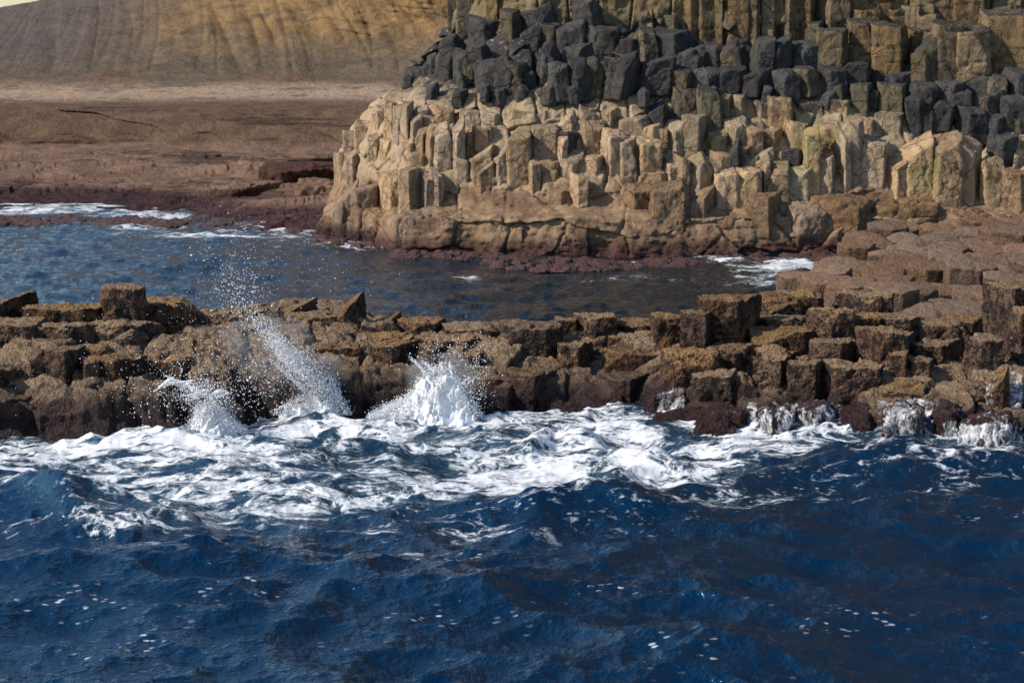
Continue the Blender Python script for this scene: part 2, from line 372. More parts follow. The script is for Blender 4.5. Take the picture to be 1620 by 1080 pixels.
# ------------------------------------------------------------------ far headland: smooth tuff slope above a flat wave-cut platform
def headland():
    PXs = np.linspace(-260, 800, 560)
    # each profile point: (row, depth) at px -200, 200, 520
    rows = {  # row -> list of (px, Y)
        400: [(-200, 36.0), (520, 35.8)],
        372: [(-200, 39.5), (250, 39.2), (400, 38.2), (520, 37.6)],
        348: [(-200, 41.6), (280, 41.2), (380, 39.6), (520, 37.8)],
        326: [(-200, 43.0), (280, 42.7), (380, 41.0), (520, 39.8)],
        300: [(-200, 44.6), (300, 44.0), (520, 42.2)],
        262: [(-200, 48.0), (300, 47.4), (540, 46.4)],
        240: [(-200, 50.6), (500, 50.2), (700, 49.5)],
        228: [(-200, 51.2), (500, 51.0), (700, 50.3)],
        200: [(-200, 51.8), (500, 51.8), (700, 51.3)],
        172: [(-200, 52.7), (500, 53.0), (700, 52.5)],
        160: [(-200, 54.8), (500, 55.5), (700, 55)],
        150: [(-200, 56.5), (500, 57.2), (700, 56.8)],
        120: [(-200, 60.0), (500, 60.0), (700, 59)],
        70: [(-200, 66.0), (500, 62.2), (700, 61)],
        30: [(-200, 74.0), (100, 68), (500, 63.2), (700, 62)],
        0: [(-200, 84.0), (100, 71), (500, 63.8), (700, 62.4)],
        -60: [(-200, 96.0), (100, 78), (500, 64.8), (700, 63)],
        -300: [(-200, 120), (100, 100), (500, 66.8), (700, 65)]}
    ks = sorted(rows, reverse=True)
    py = np.concatenate([np.arange(400, -20, -1.5), np.linspace(-24, -300, 50)])
    PY, PX = np.meshgrid(py, PXs, indexing='ij')
    tab = np.stack([np.interp(PXs, [a for a, b in rows[k]], [b for a, b in rows[k]]) for k in ks], 0)
    Y = np.stack([np.interp(py, ks[::-1], tab[::-1, j]) for j in range(len(PXs))], 1)
    for _ in range(4): Y[1:-1] = (Y[:-2] + 2 * Y[1:-1] + Y[2:]) / 4
    ridge = interp(PX, [(-260, 60), (-60, 26), (0, 11), (60, 1), (140, -24), (300, -110), (430, -300), (900, -300)])
    PYc = np.maximum(PY, ridge)
    Z = zpix(PYc, Y); Z = np.where(PY < ridge, zpix(ridge, Y) - .0 * Y, Z)
    over = PY < ridge
    Y2 = np.where(over, 0, Y)
    Yr = Y2.max(axis=0, keepdims=True)
    Z = np.where(over, (HCAM - Yr * np.tan(ang(ridge))) - .06 * (Y - Yr), Z)
    X = xpix(PX, Y, PYc)
    zc = zpix(PY, Y)
    # surface relief
    slope = sstep(1.7, 2.4, zc); face = sstep(.62, .8, zc) * sstep(1.7, 1.45, zc); plat = sstep(.62, .5, zc)
    gro = np.abs(noise(P3(X * .9 + .12 * zc * zc, 0, zc * .25), 90)); gro2 = np.abs(noise(P3(X * 2.1 + .2 * zc * zc, 4, zc * .3), 91))
    out = slope * ((.05 + .40 * sstep(-.2, .4, fbm(P3(X * .3, 0, zc * .3), 99, 2))) * np.clip(gro * 5, 0, 1) + .12 * np.clip(gro2 * 6, 0, 1) + .35 * fbm(P3(X * .35, 0, zc * .5), 92, 3) + .06 * fbm(P3(X * 2, 0, zc * 5), 93, 3))
    out += slope * .25 * np.abs(fbm(P3(X * .25, 2, zc * 2.2 + .3 * X), 97, 4)) * 1.5
    vf, cf = facets(X / 3.4 + 1.5 * zc + fbm(P3(X * .4, 0, zc), 89, 2), zc / 1.3 + .05 * X, 500, 1.0, .5)
    out += face * (.40 * vf - .07 * sstep(.12, 0, cf) + .2 * fbm(P3(X * .7, 0, zc * 2), 94, 4))
    Zl = plat * (.10 * fbm(P3(X * .5, Y * .8, 0), 95, 4) + .07 * facets(X / 2.2 + .3 * Y, Y / .9 + fbm(P3(X * .4, Y * .4, 0), 96, 2), 510, .5, .8)[0]
                 + .035 * facets(X / .7, Y / .5, 520, .5, .8)[0])
    Y = Y - out; Z = Z + Zl + .03 * fbm(P3(X * 2.5, Y * 2.5, Z * 2.5), 98, 3)
    # steep dark step that runs diagonally down to the right of the platform
    ex = interp(PX, [(150, 331), (300, 322), (400, 309), (440, 292), (480, 268), (560, 252)])
    #Z = Z + .26 * sstep(4.0, -9, PY - ex) * plat * sstep(100, 330, PX) - .10 * sstep(-5, 6, PY - ex) * plat * sstep(160, 330, PX)
    G = np.stack([X, Y, Z], -1); top = G[-1] + np.array([0, 30, -3.0]); G = np.concatenate([G, top[None]], 0)
    left = G[:, :1] + np.array([-60, 25, -1.0]); G = np.concatenate([left, G], 1)
    n, m = G.shape[:2]
    return mesh_from('headland', G.reshape(-1, 3), grid_faces(n, m), None)
def headland_material():
    s = SH('weathered_tuff'); xx = s.xyz(s.pos); x, y, z = xx[0], xx[1], xx[2]
    n2 = s.noise(1.5, 6, .65); n3 = s.noise(7, 5, .7); n4 = s.noise(22, 4, .75)
    zn = s.add(z, s.mul(s.sub(s.noise(.35, 5, .6), .5), 1.6))
    lo = s.mix(s.ramp(n2, .4, .62), (.20, .125, .092), (.29, .19, .138))                    # reddish platform
    mid = s.mix(s.ramp(n2, .4, .62), (.135, .085, .058), (.20, .13, .088))
    grey = s.mix(s.ramp(n2, .4, .65), (.145, .112, .08), (.20, .155, .108))
    och = s.mix(s.ramp(n2, .35, .65), (.24, .152, .072), (.35, .228, .108))
    c = s.mix(s.ramp(z, .62, .78), lo, mid)
    light = s.mul(s.ramp(z, 1.44, 1.55), s.ramp(z, 1.95, 1.65))
    c = s.mix(s.mul(light, s.ramp(s.noise(1.2, 5, .7), .3, .5)), c, (.46, .34, .25))
    c = s.mix(s.ramp(zn, 1.75, 2.0), c, grey)
    c = s.mix(s.mul(s.ramp(zn, 2.3, 3.4), s.ramp(x, -13, -7)), c, och)
    c = s.mix(s.mul(s.ramp(x, -9, -14), s.ramp(z, 1.9, 2.6)), c, s.mix(n2, (.10, .085, .085), (.18, .145, .12)))
    dk = s.mul(s.ramp(s.noise(.9, 5, .65, vec=s.vmul(s.pos, (.5, 1, 1.6))), .5, .64), s.ramp(z, 1.9, 2.2))
    c = s.mix(s.mul(dk, .65), c, (.10, .085, .07))
    st = s.noise(1.4, 5, .7, vec=s.vmul(s.pos, (2.0, .4, .28)))
    c = s.mix(s.mul(s.mul(s.ramp(st, .56, .70), s.ramp(z, 2.0, 2.5)), .4), c, (.09, .065, .04))
    c = s.mix(s.mul(s.ramp(n3, .5, .72), .45), c, (.08, .055, .04)); c = s.mix(s.mul(s.ramp(n4, .56, .74), .5), c, (.06, .045, .035))
    c = s.mix(s.mul(s.ramp(n4, .42, .25), .4), c, (.5, .38, .27))
    sta = s.noise(1.0, 6, .7, vec=s.vmul(s.vadd(s.pos, (0, 0, 2)), (.22, .22, 5.0)))
    c = s.mix(s.mul(s.mul(s.ramp(sta, .54, .62), s.ramp(z, 1.9, 1.5)), .75), c, (.05, .032, .026))
    wz = s.add(z, s.mul(s.sub(s.noise(1.4, 5, .7), .5), -.5)); wm = s.ramp(wz, .30, .12)
    c = s.mix(wm, c, s.mix(s.ramp(n3, .4, .6), (.085, .042, .044), (.03, .019, .022)))
    h = s.add(s.add(s.mul(n2, 1.6), s.mul(n3, 1.1)), s.add(s.mul(n4, .5), s.mul(sta, .8)))
    return s.finish(s.bsdf(c, .95, s.bump(h, 1.0, .10), .15))
HL = headland_material(); me = headland(); me.materials.append(HL); link('terrain', me, kind='structure')

# ------------------------------------------------------------------ ridge and causeway bedrock under the blocks
YW = [(-2000, 19.0), (-200, 19.2), (0, float(ypix(693))), (150, float(ypix(688))), (300, float(ypix(672))), (420, float(ypix(655))), (500, float(ypix(645))), (750, float(ypix(655))), (1000, float(ypix(655))),
      (1100, float(ypix(690))), (1300, float(ypix(694))), (1500, float(ypix(706))), (1620, float(ypix(714))), (3000, 18.3)]
def yw(px): return float(interp(px, YW))
def ridge_height(X, Y):
    PX = 810 + X * FPX / (Y * math.cos(PITCH) + 3.2 * math.sin(PITCH))
    L = Y - interp(PX, YW)
    prof_l = interp(L, [(-2, -1.0), (-.3, -.5), (0, -.02), (.18, .26), (.45, .42), (.8, .53), (1.2, .64), (3.0, .62), (4.2, -.5), (6, -1.0)])
    prof_m = interp(L, [(-2, -1.0), (-.3, -.5), (0, -.05), (.2, .12), (.45, .22), (.85, .36), (1.3, .48), (2.2, .52), (3.0, .4), (4.2, -.6), (6, -1)])
    prof_r = interp(L, [(-2, -1.0), (-.3, -.5), (0, -.10), (.2, .12), (.45, .22), (.8, .36), (1.3, .49), (2.4, .46), (5, .30), (12, .30), (15.5, .22), (17, .2)])
    wl = sstep(640, 520, PX); wr = sstep(1120, 1330, PX)
    # pool edge of the causeway, running diagonally
    edge = interp(Y, [(21, 1040), (23, 1120), (25, 1190), (28, 1240), (31, 1300), (34, 1330)])
    keep = sstep(edge - 70, edge + 50, PX)
    prof_r = np.where(L > 2.2, prof_r * keep - (1 - keep) * .7, prof_r)
    return prof_l * wl + (1 - wl) * (prof_m * (1 - wr) + prof_r * wr), L, PX
def ridge_sheet():
    x = np.concatenate([np.linspace(-14, -5.3, 30), np.linspace(-5.2, 7.6, 700), np.linspace(7.8, 16, 30)])
    y = np.concatenate([np.arange(17.6, 23.5, .02), np.arange(23.5, 37, .06)])
    Y, X = np.meshgrid(y, x, indexing='ij')
    Xw = X + .25 * fbm(P3(X * 1.3, Y * 1.3, 0), 120, 3); Yw_ = Y + .25 * fbm(P3(X * 1.3, Y * 1.3, 5), 124, 3)
    v, c = facets(Xw / .5, Yw_ / .5, 130, .35, 1.0)
    v2, c2 = facets(Xw / .2, Yw_ / .2, 140, .5, 1.0)
    h, L, PX = ridge_height(X + .0 * v, Y + .22 * v)
    Z = h + .045 * v + .02 * v2 - .07 * sstep(.12, 0, c) - .02 * sstep(.2, 0, c2)
    Z += .06 * fbm(P3(X * 3, Y * 3, 0), 150, 4) + .02 * fbm(P3(X * 14, Y * 14, 0), 155, 3)
    n, m = X.shape
    X = X + .03 * fbm(P3(X * 5, Y * 5, Z * 5), 160, 3); Y = Y + .05 * fbm(P3(X * 5, Y * 5, Z * 5), 165, 3)
    return mesh_from('ground', np.stack([X, Y, Z], -1).reshape(-1, 3), grid_faces(n, m), M['ridge'])
link('ground', ridge_sheet(), kind='structure')
# seabed far below, reaching the horizon
nb = np.array([[-4000, -200, -9], [4000, -200, -9], [4000, 5000, -9], [-4000, 5000, -9]], float)
sb = SH('dark_seabed'); sbm = sb.finish(sb.bsdf((.03, .035, .03), 1.0))
link('seabed', mesh_from('seabed', nb, np.array([[0, 1, 2, 3]]), sbm), kind='structure')

# ------------------------------------------------------------------ sea: one sheet of real waves
def spectrum(Nn, Lp, wind, wdir, hs, lmin, seed, align=2.0):
    rg = np.random.RandomState(seed); k1 = 2 * np.pi * np.fft.fftfreq(Nn, Lp / Nn)
    KX, KY = np.meshgrid(k1, k1, indexing='ij'); K = np.sqrt(KX ** 2 + KY ** 2); K[0, 0] = 1
    Lw = wind ** 2 / 9.81
    P = np.exp(-1 / (K * Lw) ** 2) / K ** 4
    ct = (KX * math.cos(wdir) + KY * math.sin(wdir)) / K
    P *= np.abs(ct) ** align * np.where(ct < 0, .25, 1); P *= np.exp(-(K * lmin) ** 2); P[0, 0] = 0
    A = np.sqrt(P) * (rg.normal(size=K.shape) + 1j * rg.normal(size=K.shape))
    H = np.fft.ifft2(A); sc = hs / 4 / H.real.std(); H = H.real * sc
    dX = np.fft.ifft2(A * 1j * KX / K).real * sc; dY = np.fft.ifft2(A * 1j * KY / K).real * sc
    return Lp, Nn, H, dX, dY
def samp(S, X, Y, ch=0.0):
    Lp, Nn, H, dX, dY = S
    u = (X / Lp % 1) * Nn; v = (Y / Lp % 1) * Nn
    i = np.floor(u).astype(int); j = np.floor(v).astype(int); fu = u - i; fv = v - j; i %= Nn; j %= Nn; i1 = (i + 1) % Nn; j1 = (j + 1) % Nn
    f = lambda A: A[i, j] * (1 - fu) * (1 - fv) + A[i1, j] * fu * (1 - fv) + A[i, j1] * (1 - fu) * fv + A[i1, j1] * fu * fv
    return f(H), f(dX), f(dY)
WL = [spectrum(512, 17.0, 2.6, R(60), 1.0, .10, 3, 2), spectrum(512, 5.3, 1.5, R(100), 1.0, .022, 4, 1.5), spectrum(512, 2.1, 1.0, R(40), 1.0, .008, 5, 1)]
def gpx(X, Y): return 810 + X * FPX / (Y * math.cos(PITCH) + HCAM * math.sin(PITCH))
def gpy(Y): return 540 + FPX * np.tan(np.arctan(HCAM / Y) - PITCH)
FRONT = [(-400, 742), (0, 800), (90, 815), (200, 842), (300, 852), (440, 852), (560, 832), (640, 812), (760, 806), (850, 796), (1000, 792), (1100, 776), (1200, 757), (1350, 748), (1620, 742), (2200, 742)]
# (px, py, half-width px, half-height px, strength)
PATCH = [(640, 610, 110, 45, .5), (470, 640, 90, 40, .4), (250, 822, 45, 26, .5), (190, 792, 80, 14, .45), (30, 788, 50, 16, .5), (880, 700, 60, 30, .5), (600, 705, 90, 40, .35), (560, 760, 60, 30, .35),
         (590, 388, 50, 6, .8), (1265, 422, 75, 10, .8), (1150, 414, 35, 6, .7), (1010, 414, 50, 4, .55), (880, 415, 30, 4, .4), (30, 331, 190, 7, 1.0), (230, 345, 60, 14, .8), (470, 350, 60, 26, .62), (330, 372, 90, 6, .45), (745, 441, 20, 4, .6),
         (1230, 446, 60, 7, .35), (1000, 440, 70, 5, .2), (680, 935, 45, 10, .30), (1560, 735, 80, 14, .35)]
# crest lines: (list of (px,py)), height, half-width in metres in front / behind
CREST = [([(820, 806), (1000, 787), (1150, 762), (1300, 748), (1500, 742), (1620, 728), (1900, 720)], .15, .55, .22),
         ([(835, 712), (880, 698), (925, 704)], .17, .28, .20), ([(925, 704), (1000, 726), (1080, 745)], .10, .25, .2),
         ([(500, 735), (580, 718), (660, 716), (760, 722)], .11, .3, .2), ([(215, 846), (240, 830), (290, 822), (320, 832)], .06, .3, .2), ([(80, 806), (160, 796), (230, 802)], .07, .2, .15),
         ([(-50, 770), (60, 790), (130, 830)], .10, .3, .3), ([(430, 1000), (560, 930), (700, 915), (820, 935)], .08, .5, .5), ([(850, 900), (1000, 870), (1150, 880)], .09, .5, .4), ([(0, 880), (200, 905), (420, 890)], .10, .6, .5),
         ([(60, 706), (110, 700), (160, 708)], .06, .12, .1), ([(620, 945), (690, 928), (720, 930)], .05, .2, .15)]
def gworld(px, py):
    Y = float(ypix(py)); return (px - 810) / FPX * (Y * math.cos(PITCH) + HCAM * math.sin(PITCH)), Y
def sea():
    rows = np.concatenate([np.arange(1150, 420, -1.35), np.arange(420, 300, -1.2), np.arange(300, 60, -6)])
    y = ypix(rows); y = np.concatenate([[4, 8, 10], y, [120, 180, 300, 600, 1500, 5000]])
    u = np.concatenate([[-12, -5, -2.4, -1.6], np.linspace(-1.12, 1.12, 1000), [1.6, 2.4, 5, 12]])
    Y, U = np.meshgrid(y, u, indexing='ij'); X = U * (Y * .2275)
    PX, PY = gpx(X, Y), gpy(Y)
    near = sstep(23.5, 21.5, Y); far = 1 - near
    s0, s1, s2 = samp(WL[0], X + 3, Y + 2), samp(WL[1], X + 1, Y), samp(WL[2], X, Y)
    fr = interp(PX, FRONT) + 7 * noise(P3(X * 1.7, Y * 1.1), 210) + 22 * fbm(P3(X * .7, Y * .7), 211, 3)
    Yf = ypix(fr); dens = sstep(-.25, .95, Y - Yf) * near
    amp = near * (1 + .0 * dens)
    a0, a1, a2 = .235 * amp + .05 * far,   .105 * amp + .07 * far,   .032 * amp + .024 * far
    tail = sstep(60, 200, Y); a0, a1, a2 = a0 * (1 - tail), a1 * (1 - tail), a2 * (1 - tail)
    Z = a0 * s0[0] + a1 * s1[0] + a2 * s2[0]
    DX = .9 * (a0 * s0[1] + a1 * s1[1] + a2 * s2[1]); DY = .9 * (a0 * s0[2] + a1 * s1[2] + a2 * s2[2])
    slopey = s1[0] * .5 + s0[0]
    for pts, hgt, wf, wb in CREST:
        W = np.array([gworld(a, b) for a, b in pts]); best = np.full(X.shape, 1e9); sg = np.zeros(X.shape)
        xc = np.interp(X, W[:, 0], W[:, 1]); inside = sstep(W[0, 0] - .5, W[0, 0] + .3, X) * sstep(W[-1, 0] + .5, W[-1, 0] - .3, X)
        xc = xc + .10 * noise(P3(X * 1.5, 0), 230)
        d = Y - xc; g = np.where(d < 0, np.exp(-(d / wf) ** 2), np.exp(-(d / wb) ** 2)) * inside
        Z = Z + hgt * g * (1 + .35 * noise(P3(X * 2.3, 1), 231)); DY = DY - .2 * hgt * g
    for px, py, rx, ry, st in PATCH:
        e = ((PX - px) / rx) ** 2 + ((PY - py) / ry) ** 2
        dens = np.maximum(dens, np.clip(st * (2.3 if py < 400 else 1.7 if py < 450 else 1.5) * np.exp(-e), 0, 1)) if (py < 450 or py > 780) else np.clip(dens + st * np.exp(-e), 0, 1)
    dens *= 1 - .5 * sstep(.15, .45, fbm(P3(X * .55, Y * .5), 240, 3)) * near
    front = near * sstep(1.6, 0, Yf - Y) * .16
    spk = near * sstep(0, .5, fbm(P3(X * .5, Y * .8), 250, 3) + .15)
    lump = np.abs(fbm(P3(X * 4, Y * 4, 0), 260, 3)); Z = Z + near * dens * (.035 * lump + .008 * fbm(P3(X * 16, Y * 16), 262, 2))
    n, m = X.shape
    G = np.stack([X + DX, Y + DY, Z], -1)
    return mesh_from('sea', G.reshape(-1, 3), grid_faces(n, m), None, attrs={'foam': np.maximum(dens, front), 'speck': spk, 'near': near})
def sea_material():
    s = SH('sea_water')
    def at(nm):
        a = s.n('ShaderNodeAttribute'); a.attribute_name = nm; return a.outputs['Fac']
    foam, speck, near = at('foam'), at('speck'), at('near')
    sep = s.xyz(s.pos); fl = s.n('ShaderNodeCombineXYZ'); s.put(fl.inputs[0], s.mul(sep[0], .62)); s.put(fl.inputs[1], s.mul(sep[1], .95)); s.put(fl.inputs[2], s.mul(sep[2], .8)); P = fl.outputs[0]
    wv = s.n('ShaderNodeVectorMath', operation='SCALE'); s.put(wv.inputs[0], s.vadd(s.noise(1.6, 3, .5, vec=P, color=True), (-.5, -.5, -.5))); wv.inputs['Scale'].default_value = .9
    PW = s.vadd(P, wv.outputs[0])
    rid = lambda sc, d, off: s.sub(1.0, s.math('ABSOLUTE', s.mul(s.sub(s.noise(sc, d, .6, vec=s.vadd(PW, off)), .5), 5.0)))
    r1, r2, r3 = rid(1.7, 2, (0, 0, 0)), rid(4.2, 2, (5, 1, 2)), rid(10, 3, (1, 7, 3))
    blob = s.noise(2.2, 6, .65, vec=s.vadd(PW, (9, 9, 1)))
    r4 = rid(24, 3, (8, 2, 5)); pat = s.add(s.add(s.mul(r1, .26), s.mul(r2, .32)), s.add(s.add(s.mul(r3, .26), s.mul(r4, .16)), s.mul(s.sub(blob, .5), 1.5)))
    pat = s.add(pat, s.mul(s.sub(s.noise(30, 3, .6, vec=P), .5), .35))
    th = s.math('MULTIPLY_ADD', foam, -.36, 1.0)
    fm = s.ramp(s.sub(pat, th), -.12, .16)
    fm = s.mul(fm, s.ramp(foam, .02, .12))
    # loose bubbles and foam shreds drifting off; white specks also paint sun sparkle
    v = s.voro(17, vec=s.vmul(P, (1, 1.3, 1))); line = s.ramp(s.noise(1.3, 4, .65, vec=s.vadd(PW, (3, 2, 0))), .49, .60)
    sp = s.mul(s.mul(s.ramp(v, .30, .17), line), s.mul(s.ramp(speck, .1, .9), s.ramp(s.noise(6, 3), .44, .54)))
    fm = s.math('MAXIMUM', fm, s.mul(sp, .8), clamp=True)
    thin = s.mul(s.ramp(s.sub(pat, th), -.55, .2), s.ramp(foam, .1, .6))
    deep = s.mix(near, (.0003, .009, .020), (.0001, .0145, .044))
    wc = s.mix(s.mul(thin, .5), deep, (.07, .135, .17))
    hn = s.add(s.mul(s.noise(9, 4, .6, vec=s.vmul(s.pos, (1, 1.25, 1))), 1.0), s.mul(s.noise(30, 3, .6), .3))
    bn = s.bump(hn, 1.0, .036)
    water = s.bsdf(wc, .05, bn, .75, **{'IOR': 1.52, 'Specular Tint': s.mix(near, (.48, .80, 1.0), (.26, .72, 1.0))})
    fb = s.bump(s.add(s.mul(fm, .7), s.mul(s.noise(24, 4, .7), .45)), .8, .018)
    foamb = s.bsdf(s.mix(s.noise(5, 4), (.80, .83, .86), (.66, .71, .77)), .65, fb, .3)
    mx = s.n('ShaderNodeMixShader'); s.put(mx.inputs[0], fm); s.t.links.new(water, mx.inputs[1]); s.t.links.new(foamb, mx.inputs[2])
    return s.finish(mx.outputs[0])
me = sea(); me.materials.append(sea_material()); link('sea', me, kind='structure')

# ------------------------------------------------------------------ rocks, block by block
ORD = ['', 'first', 'second', 'third', 'fourth', 'fifth', 'sixth', 'seventh', 'eighth', 'ninth', 'tenth', 'eleventh', 'twelfth', 'thirteenth', 'fourteenth',
       'fifteenth', 'sixteenth', 'seventeenth', 'eighteenth', 'nineteenth']
TENS = {2: 'twenty', 3: 'thirty', 4: 'forty', 5: 'fifty', 6: 'sixty', 7: 'seventy', 8: 'eighty', 9: 'ninety'}
def ordinal(n):
    if n < 20: return ORD[n]
    t, u = divmod(n, 10)
    if t > 9: return 'hundred and ' + ordinal(n - 100) if n > 100 else 'hundredth'
    return (TENS[t][:-1] + 'ieth') if u == 0 else TENS[t] + '-' + ORD[u]
ROWS = {}                                     # row phrase -> list of (px, object, adjective)
def shape_word(w, h, sl):
    a = 'tall' if h > 1.5 * w else ('low wide' if h < .55 * w else ('broad' if w > 75 else 'small' if w < 28 else 'squat'))
    b = 'slant-topped' if abs(sl[0]) > .25 else 'flat-topped'
    return a + ' ' + b
def faces(style, rg):
    j = lambda a: R(rg.uniform(-a, a))
    if style == 'box':    # broad front, narrow side facets
        return [(R(-90) + j(10), .97), (R(-178) + j(10), .97), (R(-2) + j(10), .97), (R(90), 1), (R(-140) + j(8), rg.uniform(1.12, 1.3)), (R(-38) + j(8), rg.uniform(1.05, 1.25))]
    if style == 'right':  # front plus a wide shaded facet on the right
        return [(R(-104) + j(8), .95), (R(-178) + j(10), .97), (R(-28) + j(7), rg.uniform(.78, .92)), (R(90), 1), (R(150), 1.1)]
    if style == 'left':   # bright facet on the left
        return [(R(-78) + j(8), .95), (R(-150) + j(7), rg.uniform(.78, .92)), (R(-2) + j(10), .97), (R(90), 1), (R(30), 1.1)]
    if style == 'edge':   # an arris towards the sea
        return [(R(-130) + j(8), .88), (R(-48) + j(8), .88), (R(-180), 1.), (R(0), 1.), (R(90), 1)]
    if style == 'shade': return [(R(-52) + j(8), .55), (R(-175), 1.), (R(-8), 1.), (R(90), 1), (R(-120), 1.0)]
    return None
def put_rock(name, x0, x1, yt, yb, Yf, mat, seed, row, cat, group, D=None, sl=(0, 0), sty=None, foot=.25, label=None, adj=None, rough=1.0, dome=0., rz=0., lean=0., joints=0., px_res=2.6, sharp=55, taper=0., tip=0., chips=1, grit=0.):
    rg = np.random.RandomState(seed)
    pm = (x0 + x1) / 2
    zb = float(zpix(yb, Yf)) - foot
    W = float(xpix(x1, Yf, yb) - xpix(x0, Yf, yb))
    if D is None: D = float(np.clip(W * .9, .28, .62))
    zt = float(zpix(yt, Yf + D * (.75 if yt > 40 else 0)))
    H = max(zt - zb, .12)
    if sty is None: sty = ['box', 'right', 'left', 'hex', 'edge'][rg.choice(5, p=[.3, .25, .2, .15, .1])]
    X = float(xpix(pm, Yf + D / 2, (yt + yb) / 2)); Yc = Yf + D / 2
    m = rock_mesh(name, (W, D, H), (X, Yc, zb), mat, seed, sides=6, rot=R(-90) + rg.uniform(-.25, .25), sl=sl, rough=rough, dome=dome,
                  planes=faces(sty, rg), res=px_res * Yf / FPX, rz=rz, lean=lean, joints=joints, sharp=sharp, taper=taper, chips=chips, grit=grit)
    o = link(name, m, (X, Yc, zb), label=label, cat=cat, group=group)
    if tip: o.rotation_euler = (rg.uniform(-tip, tip), rg.uniform(-tip, tip), 0)
    if row and not label: ROWS.setdefault(row, []).append((pm, yt, o, (adj or shape_word(x1 - x0, yb - yt, sl))))
    return o

